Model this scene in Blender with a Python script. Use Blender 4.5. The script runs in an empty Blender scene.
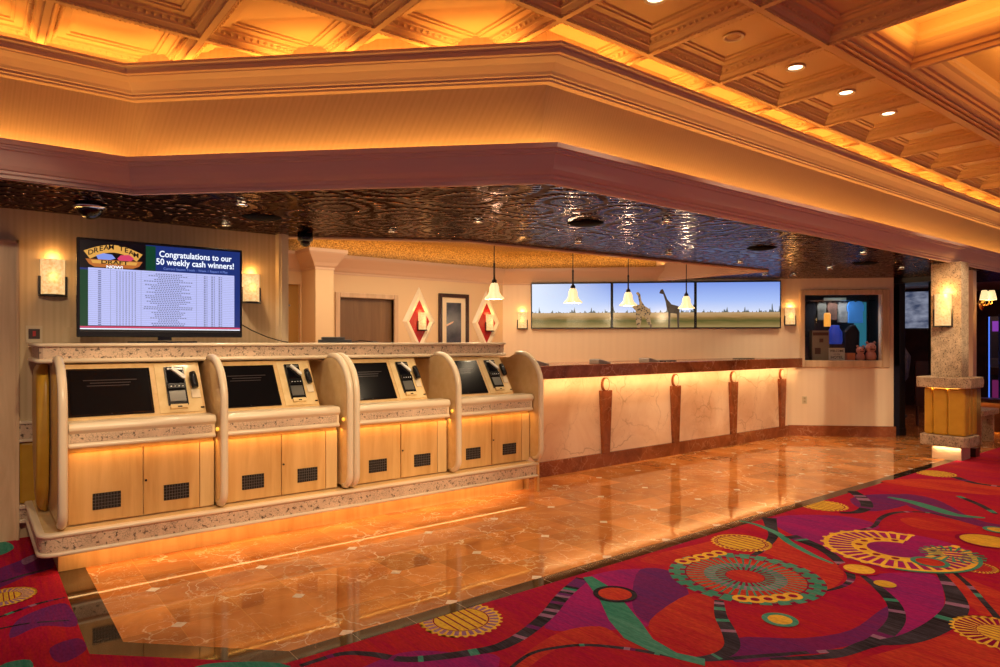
import bpy, bmesh, math, random
from mathutils import Vector, Matrix
random.seed(7)
R = math.radians
S = bpy.context.scene
C = S.collection
# ---------------------------------------------------------------- camera, world, exposure
H, F, CY, YAW = 1.5, 671.0, 341.4, R(51.7)
cam = bpy.data.objects.new('camera', bpy.data.cameras.new('camera'))
C.objects.link(cam)
cam.location = (0, 0, H)
cam.rotation_euler = (R(90), 0, YAW - R(90))
cam.data.sensor_width = 36; cam.data.lens = 36 * F / 1000
cam.data.shift_y = (CY - 333.5) / 1000
cam.data.clip_start = .02
S.camera = cam
w = bpy.data.worlds.new('world'); S.world = w; w.use_nodes = True
w.node_tree.nodes['Background'].inputs[0].default_value = (.80, .52, .58, 1)
w.node_tree.nodes['Background'].inputs[1].default_value = .33
S.view_settings.view_transform = 'Standard'; S.view_settings.look = 'None'
S.view_settings.gamma = 1; S.view_settings.use_curve_mapping = False
S.view_settings.exposure = 0.0
WARM = (1, .50, .13); AMBER = (1, .45, .085); SOFT = (1, .76, .48); KEY = (1, .76, .46)

def area(name, loc, direction, along, length, width, power, col):
    """one-sided area lamp: shines along `direction`, long side along `along`"""
    d = bpy.data.lights.new(name, 'AREA'); d.shape = 'RECTANGLE'
    d.size = length; d.size_y = width; d.energy = power; d.color = col
    o = bpy.data.objects.new(name, d); C.objects.link(o)
    z = -Vector(direction).normalized(); x = Vector(along).normalized()
    x = (x - z * x.dot(z)).normalized(); y = z.cross(x)
    m = Matrix((x, y, z)).transposed().to_4x4(); m.translation = loc
    o.matrix_world = m
    return o

def spot(name, loc, power, col=SOFT, size=100, blend=.6, rad=.04):
    d = bpy.data.lights.new(name, 'SPOT'); d.energy = power; d.color = col
    d.spot_size = R(size); d.spot_blend = blend; d.shadow_soft_size = rad
    o = bpy.data.objects.new(name, d); C.objects.link(o); o.location = loc
    return o

def aimed(name, loc, target, power, col=KEY, size=60, blend=.8, rad=.06):
    o = spot(name, loc, power, col, size, blend, rad)
    o.rotation_euler = (Vector(target) - Vector(loc)).to_track_quat('-Z', 'Y').to_euler()
    return o

def bulb(name, loc, power, col=WARM, rad=.04):
    d = bpy.data.lights.new(name, 'POINT'); d.energy = power; d.color = col
    d.shadow_soft_size = rad
    o = bpy.data.objects.new(name, d); C.objects.link(o); o.location = loc
    return o

# the soffit's outline on plan, seen from below
SOF = [(-3.2, 5.13), (.87, 5.13), (2.87, 3.13), (13.3, 3.13)]

def cove(tag_, o, z, updir, back, power, col, width=.03):
    for i in range(3):
        p, q = Vector(SOF[i]), Vector(SOF[i + 1]); t = (q - p).normalized()
        n = Vector((t.y, -t.x)); L = (q - p).length
        m = (p + q) / 2 + n * o
        area(tag_, (m.x, m.y, z), (-n.x * back, -n.y * back, updir), (t.x, t.y, 0), L - .05, width, power * L, col)
cove('soffit_cove_strip', -.11, 2.675, 1, .22, 3.0, (1, .50, .11))
cove('crown_cove_strip', .04, 3.262, 1, .35, 3.1, AMBER)
# under the kiosk ledge, under the arm shelves, under the stone counter
area('ledge_strip', (2.40, 5.10, .15), (0, .25, -1), (1, 0, 0), 3.85, .15, 8, (1, .58, .22))
area('counter_strip', (7.4, 5.44, 1.075), (0, .45, -1), (1, 0, 0), 5.7, .03, 15, (1, .62, .26))
area('shelf_strip', (2.46, 5.085, .79), (0, .25, -1), (1, 0, 0), 3.9, .02, 3.2, AMBER)
# back room coves
area('back_cove_strip', (5.2, 8.66, 2.74), (0, .2, 1), (1, 0, 0), 3.4, .04, 3.2, (1,.55,.16))
area('back_cove_strip', (7.85, 7.75, 2.74), (.2, .2, 1), (1, -1, 0), 2.6, .04, 2.5, (1,.55,.16))
area('back_room_fill', (4.9, 7.2, 2.93), (0, 0, -1), (1, 0, 0), 4.0, .8, 85, (1, .78, .50))  # added fill lamp to brighten the back room walls, not a fitting
for x_, y_, p_, z_ in ((.75, 1.68, 220, 40), (1.55, 1.68, 220, 40), (2.3, .9, 250, 30), (3.1, .1, 360, 22), (3.9, .1, 360, 22)):
    aimed('kiosk_fill_spot', (x_, y_, 3.40), (x_ - (.1 if x_ > 3 else -.1), 5.1, .62), p_, KEY, z_, .5)  # added key spots that brighten the kiosks, unseen and without fixtures
aimed('wall_fill_spot', (-.2, 1.68, 3.40), (.1, 6.2, 1.05), 200, KEY, 34, .6)  # extra unseen spot added to lift the left wall and door frame
for x_ in (5.6, 7.0, 8.4):
    aimed('counter_fill_spot', (x_, 1.2, 3.35), (x_ + .7, 5.0, .20), 210, KEY, 29, .5)  # added fill spots for the counter front, no fixtures behind them
aimed('pillar_fill_spot', (7.2, 1.5, 3.35), (9.75, 3.2, .9), 160, KEY, 24, .6)  # unseen spot put in to brighten the pillar
aimed('wall_fill_spot', (8.6, 1.2, 3.35), (10.7, 4.9, .55), 360, KEY, 26, .6)  # another added fill spot, for the lower right wall
area('tray_cove_strip', (4.72, 1.2, 3.46), (0, 0, 1), (0, 1, 0), 1.2, .5, 7, AMBER)
area('tray_cove_strip', (7.4, 1.0, 3.45), (0, 0, 1), (1, 0, 0), 4.2, 1.2, 34, AMBER)
area('pillar_strip', (9.66, 3.17, .905), (-.5, 0, -1), (0, 1, 0), .34, .02, .8, WARM)
area('pillar_strip', (9.68, 3.15, .165), (-.1, 0, -1), (0, 1, 0), .3, .02, .8, (1, .7, .35))

# ---------------------------------------------------------------- materials
def mat(name, col=(.5, .5, .5), rough=.5, metal=0., emit=None, estr=0., spec=None, alpha=None, trans=0):
    m = bpy.data.materials.new(name); m.use_nodes = True
    b = m.node_tree.nodes['Principled BSDF']
    b.inputs['Base Color'].default_value = (*col, 1)
    b.inputs['Roughness'].default_value = rough; b.inputs['Metallic'].default_value = metal
    if emit: b.inputs['Emission Color'].default_value = (*emit, 1); b.inputs['Emission Strength'].default_value = estr
    if spec is not None: b.inputs['Specular IOR Level'].default_value = spec
    if trans: b.inputs['Transmission Weight'].default_value = trans
    if alpha is not None: b.inputs['Alpha'].default_value = alpha
    return m

class N:
    """small node-graph helper"""
    def __init__(s, m):
        s.t = m.node_tree; s.b = s.t.nodes['Principled BSDF']
        s.co = s.t.nodes.new('ShaderNodeTexCoord').outputs['Object']
    def n(s, kind, **k):
        nd = s.t.nodes.new('ShaderNode' + kind)
        for a, v in k.items():
            if a.startswith('i_'):
                nm = a[2:].replace('_', ' ')
                inp = nd.inputs[int(nm)] if nm.isdigit() else nd.inputs[nm]
                if hasattr(v, 'is_linked') or hasattr(v, 'links'): s.t.links.new(v, inp)
                else: inp.default_value = v
            else: setattr(nd, a, v)
        return nd
    def math(s, op, a, b=0., c=0.):
        return s.n('Math', operation=op, i_0=a, i_1=b, i_2=c).outputs[0]
    def scale(s, v, sc, rot=(0, 0, 0), loc=(0, 0, 0)):
        return s.n('Mapping', i_Vector=v, i_Scale=sc, i_Rotation=rot, i_Location=loc).outputs[0]
    def noise(s, v, sc, det=4, rough=.55, dist=0.):
        return s.n('TexNoise', i_Vector=v, i_Scale=sc, i_Detail=det, i_Roughness=rough, i_Distortion=dist).outputs[0]
    def ramp(s, f, stops, interp='LINEAR'):
        nd = s.n('ValToRGB', i_Fac=f); nd.color_ramp.interpolation = interp
        e = nd.color_ramp.elements
        while len(e) < len(stops): e.new(.5)
        for el, (p, c) in zip(e, stops): el.position = p; el.color = (*c, 1)
        return nd.outputs[0]
    def mix(s, f, a, b, bt='MIX'):
        nd = s.t.nodes.new('ShaderNodeMix'); nd.data_type = 'RGBA'; nd.blend_type = bt
        for i, v in ((0, f), (6, a), (7, b)):
            if hasattr(v, 'links'): s.t.links.new(v, nd.inputs[i])
            else: nd.inputs[i].default_value = v if i == 0 else (*v, 1)
        return nd.outputs[2]
    def col(s, c): s.t.links.new(c, s.b.inputs['Base Color'])
    def rough(s, c): s.t.links.new(c, s.b.inputs['Roughness'])
    def bump(s, h, strength=.3, dist=.01):
        o = s.n('Bump', i_Height=h, i_Strength=strength, i_Distance=dist).outputs[0]
        s.t.links.new(o, s.b.inputs['Normal'])
    def sep(s, v):
        o = s.n('SeparateXYZ', i_0=v).outputs; return o[0], o[1], o[2]

def m_marble(name, base, dark, vein, sc=1.0, rough=.07, veinw=.035, amount=1., tiles=None, vs=2.2, soft=False):
    m = mat(name, base, rough); g = N(m)
    n1 = g.noise(g.co, 1.6 * sc, 5, .6, .8)
    c = g.ramp(n1, [(.3, dark), (.62, base)])
    warp = g.mix(.55, g.co, g.n('TexNoise', i_Vector=g.co, i_Scale=2.2 * sc, i_Detail=5).outputs[1], 'ADD')
    d = g.n('TexVoronoi', feature='DISTANCE_TO_EDGE', i_Vector=warp, i_Scale=vs * sc).outputs[0]
    v1 = g.ramp(d, [(0, (1, 1, 1)), (veinw, (0, 0, 0))])
    gate = g.ramp(g.noise(g.co, 1.7 * sc, 4), [(.40, (0, 0, 0)), (.62, (1, 1, 1))])
    v = g.mix(1, v1, gate, 'MULTIPLY')
    warp2 = g.mix(.34, g.co, g.n('TexNoise', i_Vector=g.co, i_Scale=6 * sc, i_Detail=4).outputs[1], 'ADD')
    d2 = g.n('TexVoronoi', feature='DISTANCE_TO_EDGE', i_Vector=warp2, i_Scale=vs * 3.1 * sc).outputs[0]
    v2 = g.ramp(d2, [(0, (.6, .6, .6)), (veinw * 1.3, (0, 0, 0))])
    gate2 = g.ramp(g.noise(g.co, 2.3 * sc, 3), [(.46, (0, 0, 0)), (.60, (1, 1, 1))])
    vv = g.mix(1, v, g.mix(1, v2, gate2, 'MULTIPLY'), 'ADD')
    f = g.math('MULTIPLY', vv, amount)
    c = g.mix(f, c, vein)
    if tiles:
        px, py, ox, oy = tiles
        x, y, z = g.sep(g.co)
        tx = g.math('DIVIDE', g.math('SUBTRACT', x, ox), px); ty = g.math('DIVIDE', g.math('SUBTRACT', y, oy), py)
        cb = g.n('CombineXYZ', i_0=g.math('FLOOR', tx), i_1=g.math('FLOOR', ty)).outputs[0]
        wn = g.n('TexWhiteNoise', noise_dimensions='2D', i_Vector=cb).outputs[0]
        k = g.math('ADD', g.math('MULTIPLY', wn, .45), .68)
        kk = g.n('CombineXYZ', i_0=k, i_1=k, i_2=k).outputs[0]
        c = g.mix(1, c, kk, 'MULTIPLY')
        ex = g.math('ABSOLUTE', g.math('SUBTRACT', g.math('FRACT', tx), .5))
        ey = g.math('ABSOLUTE', g.math('SUBTRACT', g.math('FRACT', ty), .5))
        e = g.math('GREATER_THAN', g.math('MAXIMUM', ex, ey), .496)
        c = g.mix(g.math('MULTIPLY', e, .35), c, tuple(min(1, q * 2) for q in base))
    g.col(c)
    return m

def m_wood(name, base, dark, axis='z', sc=1, rough=.32):
    m = mat(name, base, rough); g = N(m)
    s = {'x': (1.2, 14, 14), 'y': (14, 1.2, 14), 'z': (14, 14, 1.2)}[axis]
    v = g.scale(g.co, tuple(q * sc for q in s))
    c = g.ramp(g.noise(v, 1.3, 6, .6, .6), [(.3, dark), (.65, base)])
    g.col(c); return m

def m_noisy(name, a, b, sc=20, rough=.5, bump=0, metal=0., det=4):
    m = mat(name, a, rough, metal); g = N(m)
    n = g.noise(g.co, sc, det)
    g.col(g.ramp(n, [(.35, b), (.65, a)]))
    if bump: g.bump(n, bump, .01)
    return m

def m_stone(name, base, spec, sc=38, thr=.1, rough=.4):
    """crackled veneer stone with dark pits and cracks"""
    m = mat(name, base, rough); g = N(m)
    v = g.n('TexVoronoi', feature='DISTANCE_TO_EDGE', i_Vector=g.scale(g.co, (1, 1, 1.7)), i_Scale=sc).outputs[0]
    k = g.ramp(v, [(0, (0, 0, 0)), (thr, (1, 1, 1))])
    n = g.noise(g.co, sc * .9, 5)
    pits = g.ramp(n, [(.36, (0, 0, 0)), (.44, (1, 1, 1))])
    tone = g.ramp(g.noise(g.co, 9, 3), [(.3, tuple(q * .72 for q in base)), (.7, base)])
    gate = g.ramp(g.noise(g.co, 14, 3), [(.4, (1, 1, 1)), (.6, (.1, .1, .1))])
    kk = g.mix(gate, (1, 1, 1), k)
    c = g.mix(1, tone, g.mix(1, kk, pits, 'MULTIPLY'), 'MULTIPLY')
    c = g.mix(.22, c, spec)
    g.col(c); g.bump(g.mix(1, kk, pits, 'MULTIPLY'), .4, .004)
    return m

def m_stripes(name, a, b, k=55, rough=.7):
    m = mat(name, a, rough); g = N(m)
    x, y, z = g.sep(g.co)
    u = g.math('ADD', x, g.math('MULTIPLY', y, .3))
    s1 = g.math('SINE', g.math('MULTIPLY', u, k * 6.283 / 2))
    s2 = g.math('SINE', g.math('MULTIPLY', u, k * 6.283 / 3.3))
    f = g.math('MULTIPLY_ADD', g.math('ADD', s1, s2), .25, .5)
    n = g.noise(g.scale(g.co, (30, 30, 1.5)), 2, 3)
    f = g.math('MULTIPLY_ADD', n, .5, g.math('MULTIPLY', f, .6))
    g.col(g.ramp(f, [(.25, b), (.75, a)])); return m

M = {}
M['floor'] = m_marble('orange_marble', (.74, .29, .075), (.48, .15, .032), (1, .80, .52), 1.35, .045, .020, 1.0, (.326, .320, 1.52, 3.84))
M['inset'] = m_noisy('cream_marble', (.95, .84, .66), (.8, .65, .45), 30, .15)
M['border'] = m_marble('dark_emperador', (.045, .026, .012), (.018, .010, .005), (.30, .20, .11), 1.3, .05, .02, .35)
M['redmarble'] = m_marble('rosso_marble', (.34, .10, .035), (.15, .035, .012), (.62, .33, .17), 1.6, .16, .03, .6)
M['whitemarble'] = m_marble('veined_cream_marble', (.92, .68, .48), (.78, .50, .31), (.42, .22, .11), 1.1, .22, .022, .55, vs=1.6)
M['wood'] = m_wood('maple', (.70, .42, .16), (.56, .30, .09), 'z', .8, .38)
M['woodpale'] = m_wood('pale_maple', (.72, .48, .22), (.60, .37, .14), 'z', .8, .35)
M['wooddark'] = m_wood('brown_door_veneer', (.22, .115, .045), (.13, .06, .02), 'z', .5, .35)
M['frame'] = m_wood('limed_oak', (.66, .46, .29), (.48, .31, .18), 'z', .5, .4)
M['trimcream'] = mat('cream_edge_moulding', (.80, .66, .47), .28)
M['laminate'] = m_noisy('cream_laminate', (.80, .60, .32), (.74, .53, .26), 15, .12)
M['stone'] = m_stone('crackle_stone', (.86, .64, .44), (.55, .36, .24), 42, .05)
M['corestone'] = m_stone('coral_stone', (.66, .50, .34), (.40, .29, .19), 60, .12, .7)
M['gold'] = m_noisy('gold_vinyl', (.62, .35, .035), (.54, .29, .025), 5, .33)
M['wall'] = m_stripes('striped_wallpaper', (.68, .52, .33), (.61, .455, .275))
M['panel'] = m_stripes('linen_wallpaper', (.56, .38, .23), (.51, .345, .20), 120)
M['paint'] = mat('ivory_wall_paint', (.70, .50, .29), .55)
M['whitewall'] = m_stripes('ivory_bead_board', (.84, .66, .47), (.815, .635, .45), 22, .5)
M['fascia'] = mat('blush_plaster', (.70, .51, .47), .55)
M['crown'] = mat('plaster_crown', (.62, .42, .29), .5)
M['coffer'] = mat('antique_cream_plaster', (.74, .50, .24), .5)
M['black'] = mat('black_plastic', (.008, .008, .010), .25)
M['gloss'] = mat('black_glass', (.004, .004, .006), .06)
M['chrome'] = mat('chrome', (.7, .7, .7), .18, 1)
M['white'] = mat('white_plastic', (.85, .82, .75), .4)
M['dark'] = mat('dark_bronze', (.012, .010, .009), .3)
M['brownwall'] = m_noisy('dark_mahogany', (.07, .022, .012), (.03, .01, .006), 4, .35)
M['shade'] = mat('alabaster_glass', (.35, .22, .10), .4, emit=(1, .62, .22), estr=.95)
g = N(M['shade']); n_ = g.noise(g.co, 46, 4)
g.t.links.new(g.ramp(n_, [(.34, (.85, .42, .13)), (.62, (1, .68, .31))]), g.b.inputs['Emission Color'])
M['bell'] = mat('frosted_bell_glass', (1, .9, .7), .3, emit=(1, .74, .36), estr=1.05)
M['lens'] = mat('lit_lamp_lens', (1, .9, .7), .4, emit=(1, .80, .50), estr=7)
M['red'] = mat('red_lacquer', (.42, .012, .010), .35)
M['gilt'] = m_noisy('gold_leaf', (.72, .42, .12), (.16, .07, .012), 60, .4, .6, .3)
M['brass'] = mat('brass', (.6, .33, .1), .25, 1)
# pressed copper ceiling
m = mat('pressed_copper', (.20, .115, .062), .17, 1.0); g = N(m)
x, y, z = g.sep(g.co)
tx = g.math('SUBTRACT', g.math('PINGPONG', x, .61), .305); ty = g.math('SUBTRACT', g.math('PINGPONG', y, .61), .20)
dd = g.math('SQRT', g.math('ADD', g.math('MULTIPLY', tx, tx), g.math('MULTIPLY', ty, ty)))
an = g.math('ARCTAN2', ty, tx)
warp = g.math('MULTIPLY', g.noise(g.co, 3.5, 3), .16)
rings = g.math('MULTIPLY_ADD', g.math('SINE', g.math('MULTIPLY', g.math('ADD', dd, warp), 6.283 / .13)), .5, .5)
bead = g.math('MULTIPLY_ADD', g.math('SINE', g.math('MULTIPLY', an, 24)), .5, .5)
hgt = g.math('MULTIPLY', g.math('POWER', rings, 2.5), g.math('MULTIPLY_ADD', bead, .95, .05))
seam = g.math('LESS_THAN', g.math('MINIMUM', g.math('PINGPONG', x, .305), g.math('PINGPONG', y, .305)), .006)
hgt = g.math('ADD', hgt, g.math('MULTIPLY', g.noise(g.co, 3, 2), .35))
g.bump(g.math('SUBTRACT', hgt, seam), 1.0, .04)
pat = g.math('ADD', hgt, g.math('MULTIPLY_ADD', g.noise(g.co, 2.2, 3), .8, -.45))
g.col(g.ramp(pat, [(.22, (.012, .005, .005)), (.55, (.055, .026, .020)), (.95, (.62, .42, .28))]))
m.node_tree.nodes['Principled BSDF'].inputs['Specular Tint'].default_value = (.50, .44, .44, 1)
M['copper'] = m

# ---------------------------------------------------------------- mesh helpers
class MB:
    def __init__(s): s.bm = bmesh.new()
    def face(s, pts, mi=0, smooth=False):
        f = s.bm.faces.new([s.bm.verts.new(p) for p in pts]); f.material_index = mi; f.smooth = smooth; return f
    def box(s, x0, x1, y0, y1, z0, z1, mi=0):
        v = [s.bm.verts.new((x, y, z)) for z in (z0, z1) for x, y in ((x0, y0), (x1, y0), (x1, y1), (x0, y1))]
        for q in ((3, 2, 1, 0), (4, 5, 6, 7), (0, 1, 5, 4), (1, 2, 6, 5), (2, 3, 7, 6), (3, 0, 4, 7)):
            s.bm.faces.new([v[i] for i in q]).material_index = mi
        return s
    def prism(s, pts, z0, z1, mi=0, axis='z', smooth=False):
        """outline extruded; axis says which coordinate z0..z1 runs along"""
        def P(p, z): return {'z': (p[0], p[1], z), 'x': (z, p[0], p[1]), 'y': (p[0], z, p[1])}[axis]
        lo = [s.bm.verts.new(P(p, z0)) for p in pts]; hi = [s.bm.verts.new(P(p, z1)) for p in pts]
        n = len(pts)
        s.bm.faces.new(lo[::-1]).material_index = mi; s.bm.faces.new(hi).material_index = mi
        for i in range(n):
            f = s.bm.faces.new((lo[i], lo[(i + 1) % n], hi[(i + 1) % n], hi[i])); f.material_index = mi; f.smooth = smooth
        return s
    def sweep(s, prof, path, mi=0, smooth=False, closed=False):
        """profile (outward offset, z) carried along a plan polyline with mitred corners"""
        P = [Vector(p) for p in path]; n = len(P); rows = []
        for i in range(n):
            a = (P[i] - P[i - 1]).normalized() if (i or closed) else None
            b = (P[(i + 1) % n] - P[i]).normalized() if (i < n - 1 or closed) else None
            a = a or b; b = b or a
            na, nb = Vector((a.y, -a.x)), Vector((b.y, -b.x))
            mm = (na + nb); mm = mm / max(.2, mm.dot(na))
            rows.append([s.bm.verts.new((P[i].x + mm.x * o, P[i].y + mm.y * o, z)) for o, z in prof])
        for i in range(n if closed else n - 1):
            r0, r1 = rows[i], rows[(i + 1) % n]
            for j in range(len(prof) - 1):
                f = s.bm.faces.new((r0[j], r1[j], r1[j + 1], r0[j + 1])); f.material_index = mi; f.smooth = smooth
        return s
    def lathe(s, prof, c=(0, 0, 0), seg=20, mi=0, smooth=True, wob=0):
        rows = []
        for r, z in prof:
            rows.append([s.bm.verts.new((c[0] + r * (1 + (wob * math.cos(6 * t) * r * 8 if wob else 0)) * math.cos(t),
                                          c[1] + r * (1 + (wob * math.cos(6 * t) * r * 8 if wob else 0)) * math.sin(t), c[2] + z))
                         for t in [2 * math.pi * k / seg for k in range(seg)]])
        for a, b in zip(rows, rows[1:]):
            for k in range(seg):
                f = s.bm.faces.new((a[k], a[(k + 1) % seg], b[(k + 1) % seg], b[k])); f.material_index = mi; f.smooth = smooth
        for row, rev in ((rows[0], True), (rows[-1], False)):
            try: s.bm.faces.new(row[::-1] if rev else row).material_index = mi
            except ValueError: pass
        return s
    def tube(s, path, r, seg=8, mi=0):
        P = [Vector(p) for p in path]; rows = []
        for i, p in enumerate(P):
            d = (P[min(i + 1, len(P) - 1)] - P[max(i - 1, 0)]).normalized()
            u = d.cross(Vector((0, 0, 1))); u = u.normalized() if u.length > .05 else Vector((1, 0, 0))
            if i and u.dot(last) < 0: u = -u
            last = u; v = d.cross(u)
            rows.append([s.bm.verts.new(p + (u * math.cos(t) + v * math.sin(t)) * r) for t in [2 * math.pi * k / seg for k in range(seg)]])
        for a, b in zip(rows, rows[1:]):
            for k in range(seg):
                f = s.bm.faces.new((a[k], a[(k + 1) % seg], b[(k + 1) % seg], b[k])); f.smooth = True; f.material_index = mi
        s.bm.faces.new(rows[0][::-1]).material_index = mi; s.bm.faces.new(rows[-1]).material_index = mi
        return s
    def build(s, name, mats, parent=None, bevel=0, loc=None, rot=None, recalc=True):
        if recalc: bmesh.ops.recalc_face_normals(s.bm, faces=s.bm.faces)
        me = bpy.data.meshes.new(name); s.bm.to_mesh(me); s.bm.free()
        for m_ in (mats if isinstance(mats, (list, tuple)) else [mats]): me.materials.append(m_)
        o = bpy.data.objects.new(name, me); C.objects.link(o)
        if parent is not None: o.parent = parent
        if loc: o.location = loc
        if rot: o.rotation_euler = rot
        if bevel:
            b = o.modifiers.new('bevel', 'BEVEL'); b.width = bevel; b.segments = 2; b.limit_method = 'ANGLE'
        return o

def tag(o, label, cat, group=None, kind=None):
    o['label'] = label; o['category'] = cat
    if group: o['group'] = group
    if kind: o['kind'] = kind
    return o
def struct(o, label=None):
    o['kind'] = 'structure'
    if label: o['label'] = label
    return o
def empty(name, loc, rz=0):
    o = bpy.data.objects.new(name, None); C.objects.link(o); o.location = loc; o.rotation_euler = (0, 0, rz)
    o.empty_display_size = .1; return o
def copy_tree(o, parent=None):
    c = o.copy(); C.objects.link(c)
    if parent is not None: c.parent = parent
    for ch in list(o.children): copy_tree(ch, c)
    return c
def arc(cx, cy, rx, ry, t0, t1, n):
    return [(cx + rx * math.cos(R(t0 + (t1 - t0) * i / n)), cy + ry * math.sin(R(t0 + (t1 - t0) * i / n))) for i in range(n + 1)]
def text_mesh(s, size, mb, mi, origin, ex, ey, bold=0., maxw=None, align='CENTER', lift=0.):
    """lettering as flat faces added to mb: origin + ex*x + ey*y"""
    cu = bpy.data.curves.new('lettering', 'FONT'); cu.body = s; cu.size = size; cu.align_x = align; cu.offset = bold
    cu.resolution_u = 3
    t = bpy.data.objects.new('lettering', cu); C.objects.link(t)
    bpy.context.view_layer.update()
    me = bpy.data.meshes.new_from_object(t.evaluated_get(bpy.context.evaluated_depsgraph_get()))
    xs = [v.co.x for v in me.vertices]; k = 1
    if maxw and xs and max(xs) - min(xs) > maxw: k = maxw / (max(xs) - min(xs))
    O, X, Y = Vector(origin), Vector(ex), Vector(ey)
    vs = [mb.bm.verts.new(O + X * v.co.x * k + Y * v.co.y) for v in me.vertices]
    for p in me.polygons:
        try: mb.bm.faces.new([vs[i] for i in p.vertices]).material_index = mi
        except ValueError: pass
    bpy.data.objects.remove(t); bpy.data.meshes.remove(me)

def gnd(px, py):
    """plan point of a carpet motif measured in the photograph"""
    d = H * F / (py - CY); s = (px - 500) / F; c, n = math.cos(YAW), math.sin(YAW)
    return (d * (c + n * s), d * (n - c * s))

# ================================================================ STRUCTURE
# marble floor
b = MB(); b.face([(-6, -4, 0), (22, -4, 0), (22, 14, 0), (-6, 14, 0)])
struct(b.build('floor', M['floor']), 'polished orange marble floor')
b = MB()
for i in range(-1, 22):
    for j in range(-1, 8):
        a, c = 1.52 + .652 * i, 3.84 + .64 * j
        if c > 5.1 and (a < 4.6): continue
        if c > 5.5 and a < 10.6: continue
        if a < .65 or a + c < 4.5 or a + c > 16.4: continue
        h = .042
        b.face([(a - h, c, .0012), (a, c - h, .0012), (a + h, c, .0012), (a, c + h, .0012)])
struct(b.build('floor_insets', M['inset']), 'small cream diamond insets in the marble floor')
# dark border with lighter joints
IN = [(.60, 5.2), (.60, 3.79), (1.21, 3.18), (9.8, 3.18)]
OUT = [(.447, 5.2), (.447, 3.727), (1.146, 3.055), (9.8, 3.055)]
b = MB()
for i in range(3):
    b.face([(*OUT[i], .0015), (*OUT[i + 1], .0015), (*IN[i + 1], .0015), (*IN[i], .0015)])
struct(b.build('floor_border', M['border']), 'dark brown polished marble border strip')
b = MB()
for k in range(26):
    a = 1.21 + .325 * k
    b.face([(a, 3.055, .002), (a + .003, 3.055, .002), (a + .003, 3.18, .002), (a, 3.18, .002)])
bmesh.ops.recalc_face_normals
struct(b.build('floor_joints', mat('pale_grout', (.35, .24, .14), .3)), 'thin pale joints across the dark border')

# ---- walls
HL = 2.5
b = MB()
b.box(-3.2, -.95, 6.25, 6.5, 0, HL); b.box(-.95, .13, 6.25, 6.5, 2.17, HL); b.box(.13, 2.25, 6.25, 6.5, 0, HL)
struct(b.build('wall_left', M['wall']))
b = MB(); b.box(-.95, .11, 6.30, 6.36, 0, 2.16); b.box(-.90, .06, 6.285, 6.30, .15, 2.05)
d1 = struct(b.build('door_1', M['wooddark']))
b = MB(); b.sweep([(0, 0), (.0, 0.001)], [(0, 0), (1, 0)])
b = MB()
b.box(.11, .29, 6.205, 6.25, 0, 2.17); b.box(-.95, .29, 6.205, 6.25, 2.17, 2.26); b.box(.135, .155, 6.195, 6.205, 0, 2.17); b.box(.27, .29, 6.19, 6.205, 0, 2.26); b.box(-.95, .29, 6.19, 6.205, 2.24, 2.26)
b.build('door_frame', M['frame'], d1)
# end post of the left wall
b = MB(); b.box(2.25, 2.34, 6.16, 6.5, 0, HL); b.box(2.27, 2.31, 6.145, 6.16, 0, HL)
struct(b.build('trim_1', M['trimcream']))
# chair rail + skirting ledge + gold wainscot on the left wall
b = MB(); b.box(.29, 2.25, 6.20, 6.25, .765, .875, 0); b.box(.29, 2.25, 6.185, 6.25, .875, .90, 1); b.box(.29, 2.25, 6.185, 6.25, .74, .765, 1)
struct(b.build('trim_2', [M['stone'], M['trimcream']], bevel=.006))
b = MB(); b.box(.29, 2.25, 6.19, 6.25, .165, .24, 0); b.box(.29, 2.25, 6.17, 6.25, .24, .27, 1); b.box(.29, 2.25, 6.17, 6.25, .135, .165, 1)
struct(b.build('baseboard_left', [M['stone'], M['trimcream']], bevel=.006))
b = MB(); b.box(.29, 2.25, 6.21, 6.25, .27, .74)
struct(b.build('trim_3', M['gold'], bevel=.02), 'gold padded wainscot panel')
# back room walls
b = MB()
b.box(2.0, 3.10, 8.79, 8.95, 0, 3.0); b.box(3.10, 3.50, 8.79, 8.95, 2.27, 3.0); b.box(3.5, 4.07, 8.79, 8.95, 0, 3.0)
b.box(4.07, 4.93, 8.79, 8.95, 2.12, 3.0); b.box(4.93, 7.05, 8.79, 8.95, 0, 3.0); b.box(1.9, 2.0, 6.5, 8.95, 0, 3.0)
struct(b.build('wall_back', M['paint']))
b = MB(); b.box(3.10, 3.50, 8.86, 8.9, 0, 2.27)
struct(b.build('door_2', mat('amber_glazed_door', (.42, .24, .07), .12)))
b = MB(); b.box(4.07, 4.93, 8.85, 8.9, 0, 2.12)
o = struct(b.build('door_3', M['wooddark']))
b = MB()
for x0, x1, z0, z1 in ((4.0, 4.07, 0, 2.19), (4.93, 5.0, 0, 2.19), (4.07, 4.93, 2.12, 2.19)): b.box(x0, x1, 8.76, 8.86, z0, z1)
b.build('door_frame', M['frame'], o, bevel=.008)
b = MB(); b.box(4.86, 4.875, 8.82, 8.85, 1.0, 1.16); b.build('door_pull', M['chrome'], o)
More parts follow.
